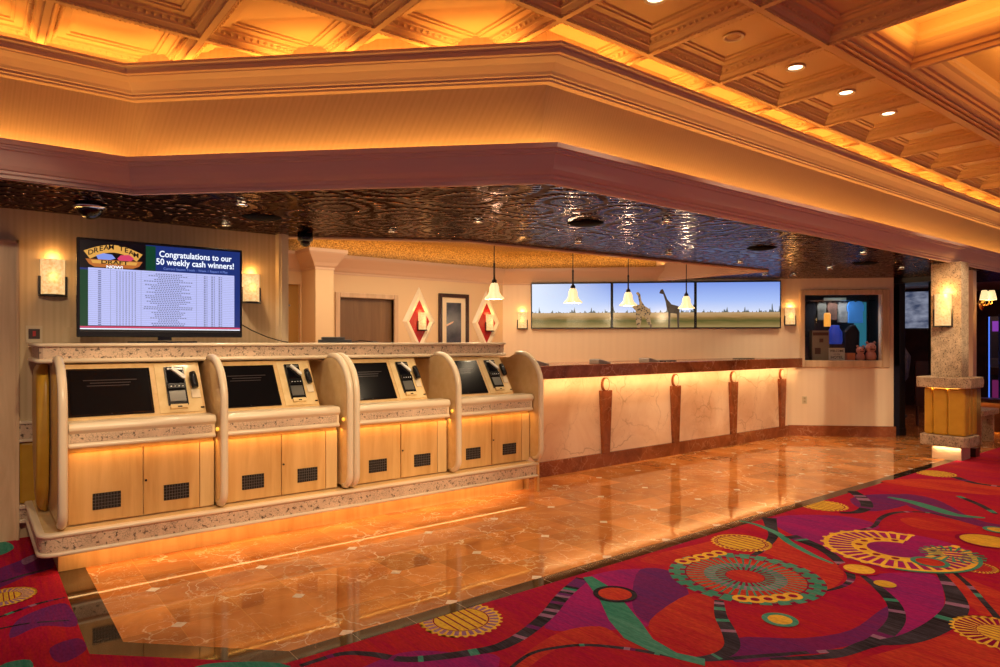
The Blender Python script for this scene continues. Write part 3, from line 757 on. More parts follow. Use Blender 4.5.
SL = math.atan2(.835, .549)
screenmat = mat('dark_screen', (.006, .005, .006), .12)
faint = mat('faint_screen_lettering', (.03, .02, .02), .3, emit=(.35, .22, .18), estr=.035)
grille = mat('black_grille', (.015, .012, .010), .5)
grey = mat('grey_metal', (.22, .21, .19), .3, .6)
def kiosk():
    W = .91
    root = empty('betting_kiosk', (.475, FR, .303))
    b = MB(); b.box(0, W, .018, .9, 0, .62); b.box(0, W, .018, .9, .62, 1.045)
    # body: everything behind the slanted fascia
    b = MB(); b.prism([(.018, 0), (.95, 0), (.95, 1.035), (.62, 1.035), (.62, .655), (.018, .655)], 0, W, axis='x')
    b.build('cabinet', M['woodpale'], root)
    for k in range(2):
        b = MB(); b.box(.010 + k * .440, .440 + k * .37, 0, .018, .01, .475)
        d = b.build('door', M['wood'], root, bevel=.002)
        b = MB(); x0 = .145 + k * .43
        b.box(x0, x0 + .165, -.004, 0, .088, .195)
        for q in range(1, 9): b.box(x0 + q * .0178 - .001, x0 + q * .0178 + .001, -.006, -.003, .090, .193, 1)
        for q in range(1, 5): b.box(x0, x0 + .165, -.006, -.003, .088 + q * .0214 - .001, .088 + q * .0214 + .001, 1)
        b.build('vent_grille', [grille, grey], d)
        if k:
            b = MB(); b.prism(arc(.462, .245, .008, .008, 0, 330, 9), -.006, 0, axis='y'); b.build('lock', M['dark'], d)
    b = MB(); b.box(.815, W, 0, .018, .01, .475); b.build('side_filler', M['woodpale'], root)
    # arm shelf
    P = [(.10, .505), (-.045, .505)] + arc(-.045, .523, .018, .018, 270, 110, 5) + [(-.05, .542), (-.05, .60)] + arc(-.04, .635, .035, .035, 200, 90, 5) + [(.10, .672)]
    b = MB(); b.prism(P, .004, W - .004, axis='x', smooth=True); a_ = b.build('arm_shelf', M['trimcream'], root, bevel=.003)
    b = MB(); b.box(.015, W - .025, -.054, -.045, .545, .60); b.build('stone_band', M['stone'], a_)
    # slanted fascia
    o = (0, .10, .667); WF = .885
    b = MB(); b.prism([(.085, .657), (.61, .657), (.61, 1.035), (.36, 1.035), (.115, .657)], 0, WF, axis='x'); b.build('upper_cabinet', M['wood'], root)
    b = MB(); b.box(0, WF, 0, .446, -.02, 0); f = b.build('slanted_fascia', M['woodpale'], root, loc=o, rot=(SL, 0, 0))
    b = MB(); b.box(.02, .540, .028, .400, 0, .012); sc = b.build('screen', screenmat, root, loc=o, rot=(SL, 0, 0), bevel=.004)
    b = MB(); b.box(.035, .525, .044, .384, .012, .0135, 0)
    for q, (x0, x1) in enumerate(((.12, .45), (.16, .41), (.14, .40))): b.box(x0, x1, .30 - q * .022, .306 - q * .022, .0135, .0138, 1)
    b.box(.27, .28, .036, .041, .012, .014, 1)
    b.build('display_glass', [mat('display_black', (.005, .004, .005), .22, spec=.12), faint], sc)
    b = MB(); b.box(.575, .868, .02, .43, 0, .006)
    b.build('reader_plate', M['laminate'], root, loc=o, rot=(SL, 0, 0), bevel=.002)
    b = MB(); b.box(.635, .77, .075, .395, .006, .022, 0); b.box(.648, .757, .26, .385, .022, .030, 1); b.box(.648, .757, .10, .19, .022, .026, 2)
    b.box(.642, .763, .20, .245, .022, .040, 0)
    for q in range(4): b.box(.660 + q * .026, .668 + q * .026, .215, .222, .040, .042, 3)
    b.box(.650, .755, .36, .378, .030, .036, 2)
    tm = b.build('ticket_reader', [M['black'], M['gloss'], grey, M['white']], root, loc=o, rot=(SL, 0, 0), bevel=.002)
    b = MB(); b.prism([(.675, .365), (.69, .38), (.77, .30), (.765, .275), (.745, .285)], .034, .050)
    b.build('paper_slip', M['white'], tm)
    b = MB(); b.box(.645, .76, .045, .075, .006, .030, 0); b.box(.69, .72, .05, .06, .030, .031, 1)
    b.build('slip_tray', [M['laminate'], M['black']], root, loc=o, rot=(SL, 0, 0), bevel=.004)
    b = MB(); b.lathe([(.0, .0), (.022, .0), (.026, .02), (.026, .09), (.022, .125), (.0, .125)], (0, 0, 0), 12)
    b.build('handset', M['black'], root, loc=(.825, .17, .86), rot=(SL - R(90), 0, R(6)))
    b = MB(); b.box(.80, .86, .13, .20, .006, .016); b.build('handset_cradle', M['trimcream'], root, loc=o, rot=(SL, 0, 0), bevel=.003)
    b = MB(); b.box(.85, .875, .045, .055, .006, .012); b.build('key_switch', M['black'], root, loc=o, rot=(SL, 0, 0))
    return root
k0 = kiosk()
labs = ['leftmost maple kiosk with a black screen and a white paper slip in its reader', 'maple betting kiosk with black screen, second from the left',
        'maple betting kiosk with black screen, third from the left', 'rightmost maple betting kiosk, beside the marble counter']
for i, l in enumerate(labs):
    k = k0 if i == 0 else copy_tree(k0)
    k.location.x = (.487, 1.448, 2.487, 3.490)[i]
    k.scale.x = (.995, .99, 1.025, 1.02)[i]
    if i:
        for ch in k.children:
            if ch.name.split('.')[0] in ('upper_cabinet', 'slanted_fascia', 'screen', 'reader_plate', 'ticket_reader', 'slip_tray', 'handset', 'handset_cradle', 'key_switch'):
                ch.scale.x *= (1, .91, .875, .90)[i]; ch.location.x *= (1, .91, .875, .90)[i]
    tag(k, l, 'kiosk', 'betting kiosks in a row')
# small bright status lights on the shelf ends: brass knobs seen glowing
kn = mat('amber_lit_knob', (1, .6, .1), .3, emit=(1, .5, .05), estr=1.0)
for q in (1, 2, 4):
    b = MB(); b.lathe([(0, -.010), (.012, -.008), (.016, 0), (.012, .008), (0, .010)], (0, 0, 0), 12)
    o = b.build('amber_knob', kn, DV[q], loc=(-.032, 5.04 - 5.3, .87 - .303), rot=(0, R(90), 0))
    o['label'] = 'small glowing amber knob'

# ================================================================ TELEVISION
tv = empty('television', (1.231, 5.9, 1.488))
b = MB(); b.box(-.605, .605, 0, .05, .045, .795); b.box(-.45, .45, .05, .09, .15, .7)
b.build('housing', M['black'], tv, bevel=.006)
b = MB(); b.box(-.05, .05, .01, .04, .02, .06); b.prism([(-.22, -.09), (.22, -.09), (.25, .12), (-.25, .12)], 0, .012)
b.build('stand', M['gloss'], tv, bevel=.003)
def em(name, c, s=1.0): return mat(name, (.01, .01, .01), .4, emit=c, estr=s)
tvm = [em('screen_black', (.0, .0, .002)), em('screen_blue', (.008, .03, .19), .9), em('screen_green', (.0, .06, .025), .8), em('screen_white', (.52, .55, .95), 1.0), em('screen_text_white', (.85, .9, 1), 1.2),
       em('screen_grid', (.20, .22, .48), .8), em('screen_ink', (.06, .07, .22), .6), em('screen_red', (.75, .06, .16), .9), em('screen_gold', (.85, .42, .08), .9), em('screen_orange', (.55, .16, .03), .9), em('screen_bluelight', (.25, .35, .9), .9)]
b = MB(); X0, X1_, Z0, Z1 = -.585, .585, .085, .775; yy = -.001
W_, H_ = X1_ - X0, Z1 - Z0
def rect(u0, u1, v0, v1, mi, d):
    x0, x1, z0, z1 = X0 + u0 * W_, X0 + u1 * W_, Z0 + v0 * H_, Z0 + v1 * H_; y = yy - d * .0004
    b.face([(x0, y, z0), (x1, y, z0), (x1, y, z1), (x0, y, z1)], mi)
rect(0, 1, 0, 1, 0, 0)
rect(.0, .06, .06, .68, 2, 1); rect(.96, 1, .06, .68, 1, 1)
rect(.38, 1, .70, 1.0, 1, 1); rect(.38, .44, .70, .99, 2, 2); rect(.0, 1, .68, .70, 1, 1)
rect(.045, .96, .07, .705, 3, 3)
for u in (.17, .35, .70): rect(u, u + .0018, .07, .705, 5, 4)
nr = 30
for r_ in range(nr):
    v = .07 + (.635) * r_ / nr
    rect(.045, .96, v, v + .0018, 5, 4)
    if r_ < 29:
        v += .006
        rect(.10, .118, v, v + .008, 6, 5)
        for q in range(7): rect(.205 + q * .018, .211 + q * .018, v, v + .008, 6, 5)
        wv = .06 + .10 * random.random()
        u = .52 - wv
        while u < .52 + wv: rect(u, u + .010, v, v + .008, 6, 5); u += .0155
        for q in range(3): rect(.75 + q * .05, .762 + q * .05, v, v + .008, 6, 5); rect(.768 + q * .05, .774 + q * .05, v, v + .008, 6, 5)
rect(0, 1, .045, .062, 7, 5); rect(0, 1, .028, .040, 4, 5); rect(0, 1, .04, .045, 1, 5)
ex, ez = (1, 0, 0), (0, 0, 1)
text_mesh('Congratulations to our', .070, b, 4, (X0 + .70 * W_, yy - .004, Z0 + .875 * H_), ex, ez, .0012, .56)
text_mesh('50 weekly cash winners!', .070, b, 4, (X0 + .70 * W_, yy - .004, Z0 + .785 * H_), ex, ez, .0012, .60)
text_mesh('Current Season Totals - Week 1 Report 4 Play', .026, b, 10, (X0 + .70 * W_, yy - .004, Z0 + .728 * H_), ex, ez, 0, .50)
# badge: arched banner over two helmets and a scroll
def bp(u, v): return (X0 + u * W_, yy - .0028, Z0 + v * H_)
def bpoly(pts, mi, d=0): b.face([(X0 + u * W_, yy - .0028 - d * .0004, Z0 + v * H_) for u, v in pts], mi)
top = [(.02 + .34 * k / 10, .885 + .085 * math.sin(math.pi * k / 10)) for k in range(11)]
bot = [(.055 + .27 * k / 10, .80 + .085 * math.sin(math.pi * k / 10)) for k in range(11)][::-1]
for k in range(10): bpoly([top[k], top[k + 1], bot[9 - k], bot[10 - k]], 8)
bpoly([(.03, .80), (.36, .80), (.34, .745), (.30, .715), (.08, .715), (.05, .745)], 9)
bpoly([(.06, .79), (.33, .79), (.32, .755), (.07, .755)], 8, 1)
bpoly([(.09, .84), (.13, .87), (.18, .86), (.20, .82), (.17, .80), (.10, .80)], 10, 1)
bpoly([(.21, .82), (.23, .86), (.28, .87), (.31, .83), (.29, .80), (.22, .80)], 7, 1)
for k, ch in enumerate('DREAM TEAM'):
    t = (k + .5) / 10; u = .045 + .29 * t; v = .835 + .085 * math.sin(math.pi * t)
    if ch != ' ': text_mesh(ch, .052, b, 0, (X0 + u * W_, yy - .0045, Z0 + v * H_), (1, 0, math.cos(math.pi * t) * .25), (0, 0, 1), .001)
text_mesh('DRAFT', .040, b, 0, (X0 + .195 * W_, yy - .0045, Z0 + .755 * H_), (1.5, 0, 0), ez, .001)
text_mesh('NOW!', .030, b, 4, (X0 + .195 * W_, yy - .0045, Z0 + .708 * H_), (1.3, 0, 0), ez, .001)
b.build('screen', tvm, tv, recalc=False)
tag(tv, 'large television on the kiosk shelf showing the list of weekly cash winners', 'television')
b = MB(); b.tube([(1.83, 5.98, 1.66), (1.95, 6.02, 1.60), (2.1, 6.05, 1.54), (2.22, 6.0, 1.50), (2.27, 5.98, 1.492)], .005, 6)
tag(b.build('television_cable', M['black']), 'black cable drooping from the right side of the television to the kiosk shelf', 'cable')

# things on the shelf behind the bank
b = MB(); b.prism([(0, 0), (.34, 0), (.30, .11), (.05, .12)], 0, .03); b.prism([(.05, .02), (.28, .02), (.25, .09), (.07, .09)], .03, .055)
tag(b.build('keyboard', mat('charcoal_plastic', (.05, .05, .055), .4), loc=(2.52, 5.9, 1.487), bevel=.004), 'low charcoal keyboard lying on the kiosk shelf by the pilaster', 'keyboard')
b = MB(); b.tube([(0, 0, .005), (.1, .03, .02), (.2, .02, .012), (.3, .05, .006)], .006, 6)
tag(b.build('loose_cable', M['black'], loc=(2.86, 5.9, 1.487)), 'short black cable lying on the kiosk shelf right of the keyboard', 'cable')

# ================================================================ SCONCES
def sconce_parts(root, w=.17, h=.27, d=.08):
    b = MB(); P = arc(0, 0, w / 2, d, 180, 360, 10)
    rows = []
    for z in (0, h): rows.append([b.bm.verts.new((p[0], p[1], z)) for p in P])
    for k in range(10):
        f = b.bm.faces.new((rows[0][k], rows[0][k + 1], rows[1][k + 1], rows[1][k])); f.smooth = True
    s = b.build('lamp_shade', M['shade'], root)
    m_ = s.modifiers.new('thickness', 'SOLIDIFY'); m_.thickness = .006
    b = MB(); b.prism([(-w / 2 - .012, 0), (-w / 2 - .012, -.02)] + arc(0, -.02, w / 2 + .012, d, 180, 360, 8)[1:-1] + [(w / 2 + .012, -.02), (w / 2 + .012, 0)], -.018, -.004)
    b.box(-w / 2 - .014, w / 2 + .014, -.012, 0, -.018, h * .52)
    b.build('wall_bracket', M['dark'], root)
def sconce(x, y, z, rz, label, w=.17, h=.27, power=3.0, d=.08):
    root = empty('wall_sconce', (x, y, z), rz); sconce_parts(root, w, h, d)
    tag(root, label, 'wall lamp', 'alabaster wall sconces')
    n = Vector((math.sin(rz), -math.cos(rz)))
    bulb('sconce_bulb', (x + n.x * .035, y + n.y * .035, z + h + .015), power * .28, WARM, .03)
    bulb('sconce_bulb', (x + n.x * .12, y + n.y * .12, z + h * .5), power * .30, WARM, .06)
sconce(.505, 6.25, 1.865, 0, 'alabaster wall sconce left of the television', .16, .27, 4)
sconce(2.02, 6.25, 1.865, 0, 'alabaster wall sconce just right of the television', .15, .25, 4)
sconce(2.345, 6.40, 1.86, R(90), 'alabaster wall sconce on the end of the left wall, partly hidden by the cream post', .15, .27, 2)
sconce(5.40, 8.76, 1.68, 0, 'alabaster wall sconce on the left red diamond plaque', .13, .26, 2.5)
sconce(6.69, 8.76, 1.68, 0, 'alabaster wall sconce on the right red diamond plaque', .13, .26, 2.5)
def wl(t, n_=0.):  # point along the diagonal wall, n_ metres in front
    return (7.0 + .7071 * t - .7071 * n_, 8.79 - .7071 * t - .7071 * n_)
x, y = wl(.33); sconce(x, y, 1.72, RZ, 'alabaster wall sconce left of the three video screens', .15, .27, 4)
x, y = wl(4.61); sconce(x, y, 1.77, RZ, 'alabaster wall sconce between the video screens and the display window', .15, .27, 5)

# diamonds and picture
for x, l in ((5.365, 'left red diamond plaque with cream frame, left of the framed picture'), (6.65, 'right red diamond plaque with cream frame, right of the framed picture')):
    root = empty('diamond_plaque', (x, 8.79, 1.80))
    b = MB(); o_ = [(0, .53), (.285, 0), (0, -.53), (-.285, 0)]; i_ = [(0, .33), (.178, 0), (0, -.33), (-.178, 0)]
    for k in range(4):
        p, q, r_, s_ = o_[k], o_[(k + 1) % 4], i_[(k + 1) % 4], i_[k]
        mo = [((p[0] + s_[0]) / 2, (p[1] + s_[1]) / 2), ((q[0] + r_[0]) / 2, (q[1] + r_[1]) / 2)]
        b.face([(p[0], -.005, p[1]), (q[0], -.005, q[1]), (mo[1][0], -.04, mo[1][1]), (mo[0][0], -.04, mo[0][1])])
        b.face([(mo[0][0], -.04, mo[0][1]), (mo[1][0], -.04, mo[1][1]), (r_[0], -.018, r_[1]), (s_[0], -.018, s_[1])])
        b.face([(p[0], 0, p[1]), (q[0], 0, q[1]), (q[0], -.005, q[1]), (p[0], -.005, p[1])])
    b.build('frame', mat('ivory_lacquer', (.85, .74, .55), .35), root)
    b = MB(); b.prism(i_, -.018, -.012, axis='y'); b.build('inset_panel', M['red'], root)
    tag(root, l, 'wall decoration', 'diamond plaques on the back wall')
root = empty('framed_picture', (6.0, 8.79, 1.35))
b = MB()
for x0, x1, z0, z1 in ((-.285, -.225, 0, .90), (.225, .285, 0, .90), (-.225, .225, 0, .06), (-.225, .225, .84, .90)): b.box(x0, x1, -.035, 0, z0, z1)
b.build('frame', mat('espresso_frame', (.035, .012, .008), .25), root, bevel=.004)
b = MB(); b.box(-.225, .225, -.015, -.005, .06, .84); b.build('mat_board', mat('cream_mat', (.75, .62, .42), .6), root)
b = MB(); b.face([(-.14, -.017, .12), (.14, -.017, .12), (.14, -.017, .76), (-.14, -.017, .76)])
b.face([(-.15, -.018, .38), (-.02, -.018, .44), (.0, -.018, .47), (-.05, -.018, .455), (-.15, -.018, .41)], 1)
b.build('print', [m_noisy('dark_blue_print', (.06, .06, .09), (.01, .015, .03), 6, .2), mat('pale_print', (.7, .45, .3), .4)], root, recalc=False)
tag(root, 'framed dark blue picture between the two red diamond plaques', 'picture')

# ================================================================ VIDEO WALL
def screen_mat(name, seed):
    m = mat(name, (.01, .01, .01), .2); g = N(m)
    gen = g.t.nodes.new('ShaderNodeTexCoord').outputs['Generated']
    x, y, z = g.sep(gen)
    n = g.noise(g.scale(gen, (2.5, 1, 9), loc=(seed, 0, 0)), 2.0, 4)
    zz = g.math('ADD', z, g.math('MULTIPLY_ADD', n, .10, -.05))
    grass = g.ramp(zz, [(.0, (.34, .23, .08)), (.09, (.20, .14, .035)), (.15, (.09, .085, .015)), (.20, (.22, .13, .03)), (.25, (.42, .23, .08)), (.31, (.50, .32, .15))])
    sky = g.ramp(z, [(.33, (.70, .76, .95)), (.60, (.40, .54, .95)), (1.0, (.20, .32, .80))])
    if seed == 0:
        sky = g.mix(g.math('SUBTRACT', 1.0, g.math('MULTIPLY', x, .9)), sky, (.75, .85, 1.0))
    bush = g.math('POWER', g.noise(g.scale(gen, (34, 1, 1), loc=(seed * 3, 0, 0)), 1.0, 2), 6.0)
    f = g.math('GREATER_THAN', z, .335)
    c = g.mix(f, grass, sky)
    tree = g.math('MULTIPLY', f, g.math('LESS_THAN', z, g.math('MULTIPLY_ADD', bush, 1.5, .318)))
    c = g.mix(tree, c, (.10, .12, .12))
    g.t.links.new(c, g.b.inputs['Emission Color']); g.b.inputs['Emission Strength'].default_value = 1.0
    return m
def hide(name, a, b2, k):
    m = em(name, a, .85); g = N(m); v = g.n('TexVoronoi', i_Vector=g.co, i_Scale=k).outputs[0]
    g.t.links.new(g.ramp(v, [(.3, b2), (.5, a)]), g.b.inputs['Emission Color']); return m
gir = [hide('giraffe_tan', (.42, .24, .10), (.05, .025, .012), 26), hide('giraffe_dark', (.055, .032, .02), (.012, .008, .006), 22)]
TW = 1.318
for i, l in enumerate(('left wall screen of the three, showing an empty savanna', 'middle wall screen of the three, showing giraffes on a savanna', 'right wall screen of the three, showing open savanna under blue sky')):
    x, y = wl(.48 + i * 1.325)
    root = empty('wall_screen', (x, y, 1.707), RZ)
    b = MB(); b.box(0, TW, -.09, 0, 0, .757); b.build('housing', M['black'], root, bevel=.004)
    b = MB(); b.face([(.018, -.0915, .02), (TW - .018, -.0915, .02), (TW - .018, -.0915, .737), (.018, -.0915, .737)])
    b.build('display', screen_mat('savanna_%d' % i, i), root, recalc=False)
    def tp(px, py): return (.02 + (px / 6.667 + 560 - 612.5) / 82.5 * (TW - .04), .757 - (py / 6.667 + 250 - 283) / 46. * .757)
    if i == 1:
        A_ = [(665, 295), (675, 272), (690, 268), (700, 290), (720, 335), (748, 368), (795, 380), (803, 405), (800, 520), (789, 520), (784, 430), (742, 425), (738, 520), (725, 520), (727, 420), (716, 395), (708, 350), (692, 302)]
        B_ = [(505, 292), (520, 285), (535, 300), (543, 345), (566, 378), (600, 398), (610, 425), (598, 440), (618, 520), (603, 520), (578, 450), (545, 440), (543, 478), (533, 520), (514, 520), (514, 430), (498, 385), (530, 368), (520, 312)]
        C_ = [(425, 330), (436, 308), (446, 310), (460, 345), (500, 368), (540, 372), (575, 395), (590, 440), (600, 500), (588, 500), (560, 430), (520, 420), (516, 500), (506, 500), (505, 410), (470, 375), (440, 335)]
        for P, mi, d in ((C_, 0, 1), (B_, 0, 2), (A_, 1, 3)):
            b = MB(); b.face([(u, -.0918 - d * .0003, v) for u, v in [tp(*p) for p in P]])
            b.build('giraffe_image', gir[mi], root, recalc=False)
    tag(root, l, 'screen', 'savanna video wall')

# ================================================================ STONE COUNTER
b = MB()
def wa(bb): return 15.79 - bb  # where the diagonal wall stands at depth bb
root = empty('reception_counter', (4.55, 5.55, 0))
b = MB(); b.prism([(0, 0), (wa(5.55) - 4.58, 0), (wa(6.1) - 4.60, .55), (0, .55)], .165, 1.09); b.build('front_panel', M['whitemarble'], root)
b = MB(); b.prism([(0, -.03), (wa(5.52) - 4.60, -.03), (wa(5.55) - 4.60, .0), (wa(6.1) - 4.62, .55), (0, .55)], 0, .165); b.build('plinth', M['redmarble'], root)
for k in range(4):
    x = 5.98 - 4.55 + 1.345 * k
    b = MB(); P = [(x - .095, .915), (x - .03, .905), (x + .03, .905), (x + .095, .915), (x + .055, .165), (x - .055, .165)]
    b.prism(P, -.045, 0, axis='y'); p = b.build('tapered_pilaster', M['redmarble'], root, bevel=.004)
    b = MB(); b.prism(arc(x, .985, .062, .084, 0, 345, 23), -.030, 0, axis='y', mi=1); b.prism(arc(x, .985, .048, .070, 0, 345, 23), -.036, -.030, axis='y')
    b.build('oval_boss', [M['whitemarble'], M['redmarble']], p)
b = MB(); b.prism([(4.5 - 4.55, 5.38 - 5.55), (wa(5.38) - .01 - 4.55, 5.38 - 5.55), (wa(6.15) - .01 - 4.55, .60), (4.5 - 4.55, .60)], 1.09, 1.235)
b.build('counter_top', M['redmarble'], root, bevel=.008)
tag(root, 'long reception counter faced with pale veined marble, tapered red pilasters and red-brown marble top', 'counter')
for x, l, t in ((4.98, 'leftmost card terminal on the marble counter, beside the rightmost kiosk divider', 0), (5.98, 'second card terminal from the left on the marble counter', 0), (6.9, 'third card terminal from the left on the marble counter, beside a dark mat', 0)):
    root = empty('card_terminal', (x, 5.62, 1.235), R(-10))
    b = MB(); b.prism([(-.09, 0), (.09, 0), (.09, .012), (-.05, .05), (-.09, .045)], -.10, .10, axis='y'); b.build('body', mat('grey_plastic', (.25, .22, .2), .35), root, bevel=.006)
    b = MB(); b.face([(-.045, -.07, .052), (.07, -.07, .022), (.07, .07, .022), (-.045, .07, .052)]); b.build('keypad', M['gloss'], root)
    tag(root, l, 'card terminal', 'card terminals on the marble counter')
for x, l in ((7.25, 'thin black mat on the marble counter right of the third card terminal'), (9.15, 'thin black mat lying near the right end of the marble counter')):
    b = MB(); b.prism([(-.17, -.08), (.17, -.08), (.17, .08), (-.17, .08)], 0, .012); tag(b.build('counter_mat', M['black'], loc=(x, 5.66, 1.236), bevel=.003), l, 'mat')

# pendants
def pendant():
    root = empty('pendant_lamp', (0, 0, 1.965))
    b = MB(); b.lathe([(.088, .0), (.084, .012), (.062, .045), (.05, .08), (.046, .13), (.036, .165), (.022, .18), (.020, .176), (.034, .16), (.043, .128), (.047, .08), (.059, .044), (.082, .008), (.086, -.004)], seg=24, wob=.5)
    b.build('bell_shade', M['bell'], root)
    b = MB(); b.lathe([(0, .40), (.010, .395), (.013, .38), (.010, .365), (.007, .36), (.007, .24), (.012, .23), (.014, .215), (.028, .205), (.03, .17), (0, .17)], seg=14)
    b.build('fitter', M['dark'], root)
    b = MB(); b.tube([(0, 0, .23), (0, 0, 1.005)], .006, 8); b.tube([(-.012, 0, .23), (-.012, 0, .37)], .002, 5); b.tube([(.012, 0, .23), (.012, 0, .37)], .002, 5)
    b.build('stem', M['dark'], root)
    return root
p0 = pendant()
for i, (x, l) in enumerate(((4.5, 'bell pendant lamp in front of the back wall corner, leftmost'), (5.7, 'frilled bell pendant lamp in front of the left wall screen'), (6.7, 'bell pendant lamp hanging in front of the left giraffes on the middle screen'), (7.93, 'bell pendant lamp right of the dark giraffe on the middle screen'))):
    p = p0 if i == 0 else copy_tree(p0)
    p.location = (x, 5.8, 1.965); tag(p, l, 'pendant lamp', 'bell pendant lamps over the counter')
    bulb('pendant_bulb', (x, 5.8, 1.93), 13, (1, .72, .42), .03)

# ================================================================ DISPLAY WINDOW
root = struct(empty('window_1', (*W0[:2], 0), RZ))
b = MB()
for x0, x1, z0, z1 in ((4.755, 4.83, 1.09, 2.32), (5.99, 6.10, 1.09, 2.32), (4.83, 5.99, 1.09, 1.20), (4.83, 5.99, 2.235, 2.32)): b.box(x0, x1, -.035, .0, z0, z1)
b.build('window_frame', M['frame'], root, bevel=.01)
gl = mat('window_glass', (1, 1, 1), .02, trans=1, spec=.5); gl.node_tree.nodes['Principled BSDF'].inputs['IOR'].default_value = 1.12
b = MB(); b.box(4.83, 5.99, .02, .026, 1.20, 2.235); b.build('window_pane', gl, root)
b = MB()
for q in ((4.7, 6.14, .75, .78, 1.1, 2.4), (4.7, 4.73, .12, .78, 1.1, 2.4), (6.11, 6.14, .12, .78, 1.1, 2.4), (4.7, 6.14, .12, .78, 1.13, 1.19), (4.7, 6.14, .12, .78, 2.34, 2.37)): b.box(*q)
struct(b.build('wall_display_recess', mat('dark_shop_interior', (.05, .035, .03), .5), loc=W0, rot=(0, 0, RZ)))
def shop(name, mb, m_, x, y, z, l, cat, group=None, bevel=0):
    q = mb.build(name, m_, loc=(*[v for v in wl(x, -y)], z), rot=(0, 0, RZ), bevel=bevel); return tag(q, l, cat, group)
def shirt(w_, h_, s_=.5):
    P = [(-w_ / 2, 0), (w_ / 2, 0), (w_ / 2 * .95, h_ * .62), (w_ * .54, h_ * .52), (w_ * .57, h_ * .78), (w_ * .42, h_ * .97), (w_ * .16, h_), (0, h_ * .93), (-w_ * .16, h_), (-w_ * .42, h_ * .97), (-w_ * .57, h_ * .78), (-w_ * .54, h_ * .52), (-w_ / 2 * .95, h_ * .62)]
    q = MB(); q.prism(P, -.03, .03, axis='y'); return q
b = MB(); b.tube([(-.62, 0, 0), (.66, 0, 0)], .008, 6)
shop('clothes_rail', b, M['chrome'], 5.42, .46, 2.17, 'chrome clothes rail across the top of the display window', 'rail')
for x, w_, h_, c, l in ((5.03, .24, .58, (.012, .010, .012), 'black jacket hanging at the left of the display window'), (5.262, .135, .30, (.20, .20, .15), 'grey-green shirt hanging in the display window'),
                        (5.43, .145, .30, (.20, .10, .06), 'brown shirt hanging in the middle of the display window'), (5.60, .145, .34, (.45, .48, .40), 'pale shirt hanging left of the bright blue shirt in the display window')):
    shop('hanging_shirt' if 'jacket' not in l else 'hanging_jacket', shirt(w_, h_), m_noisy('fabric', c, tuple(v * .5 for v in c), 9, .9), x, .52, 2.155 - h_, l, 'clothing', None, .012)
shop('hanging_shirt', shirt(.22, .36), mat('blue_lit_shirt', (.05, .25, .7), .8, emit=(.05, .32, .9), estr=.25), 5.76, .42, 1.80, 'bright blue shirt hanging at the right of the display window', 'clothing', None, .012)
b = MB(); b.box(-.17, .17, -.01, .01, 0, .05); shop('header_sign', b, mat('pale_sign', (.30, .36, .30), .5, emit=(.4, .5, .42), estr=.12), 5.40, .30, 2.16, 'pale header sign along the top of the display window', 'sign')
b = MB(); b.box(-.13, .13, -.08, .08, 0, .48, 0); b.box(-.12, .12, -.085, -.08, .40, .45, 1); b.box(-.02, .04, -.085, -.08, .29, .35, 1); b.box(-.09, .0, -.085, -.08, .10, .2, 1)
shop('display_box', b, [mat('buff_card', (.34, .28, .19), .7), mat('brown_print', (.12, .05, .03), .7)], 5.13, .24, 1.195, 'tall buff printed box in the display window under the black jacket', 'box', None, .004)
b = MB(); b.lathe([(0, 0), (.10, .0), (.115, .05), (.11, .2), (.07, .26), (.07, .30), (.05, .31), (0, .31)], seg=18)
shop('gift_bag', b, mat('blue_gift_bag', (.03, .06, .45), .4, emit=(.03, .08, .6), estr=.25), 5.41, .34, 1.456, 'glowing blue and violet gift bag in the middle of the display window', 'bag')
b = MB(); b.lathe([(0, 0), (.05, 0), (.05, .2), (.035, .22), (0, .22)], seg=14)
shop('amber_lamp', b, mat('amber_lantern', (.6, .25, .04), .4, emit=(1, .42, .06), estr=.8), 5.245, .2, 1.74, 'small amber lantern in the display window', 'lantern')
b = MB(); b.box(-.11, .11, -.09, .1, 0, .26); shop('display_stand', b, M['brownwall'], 5.41, .34, 1.195, 'dark stand under the blue gift bag in the display window', 'stand')
b = MB(); b.prism([(-.11, 0), (.11, 0), (.12, .46), (.05, .58), (-.02, .56), (-.11, .46)], -.06, .06, axis='y'); shop('black_bag', b, mat('black_canvas', (.012, .012, .016), .8), 5.66, .34, 1.196, 'black bag standing in the middle right of the display window', 'bag', None, .02)
b = MB(); b.box(-.12, .12, -.008, .008, 0, .20, 0)
text_mesh('WELCOME', .052, b, 1, (0, -.0095, .135), ex, ez, .001, .21); text_mesh('to the', .04, b, 1, (0, -.0095, .09), ex, ez, .0, .12); text_mesh('HOTEL', .06, b, 1, (0, -.0095, .03), ex, ez, .001, .2)
q = shop('welcome_sign', b, [mat('white_card', (.62, .60, .52), .6), mat('black_ink', (.02, .02, .02), .6)], 5.36, .12, 1.196, 'white sign with black lettering at the bottom of the display window', 'sign')
b = MB(); b.box(-.065, .065, -.05, .05, 0, .12); shop('orange_box', b, mat('orange_card', (.55, .14, .04), .6), 5.585, .18, 1.196, 'low orange box beside the plush toys in the display window', 'box', None, .006)
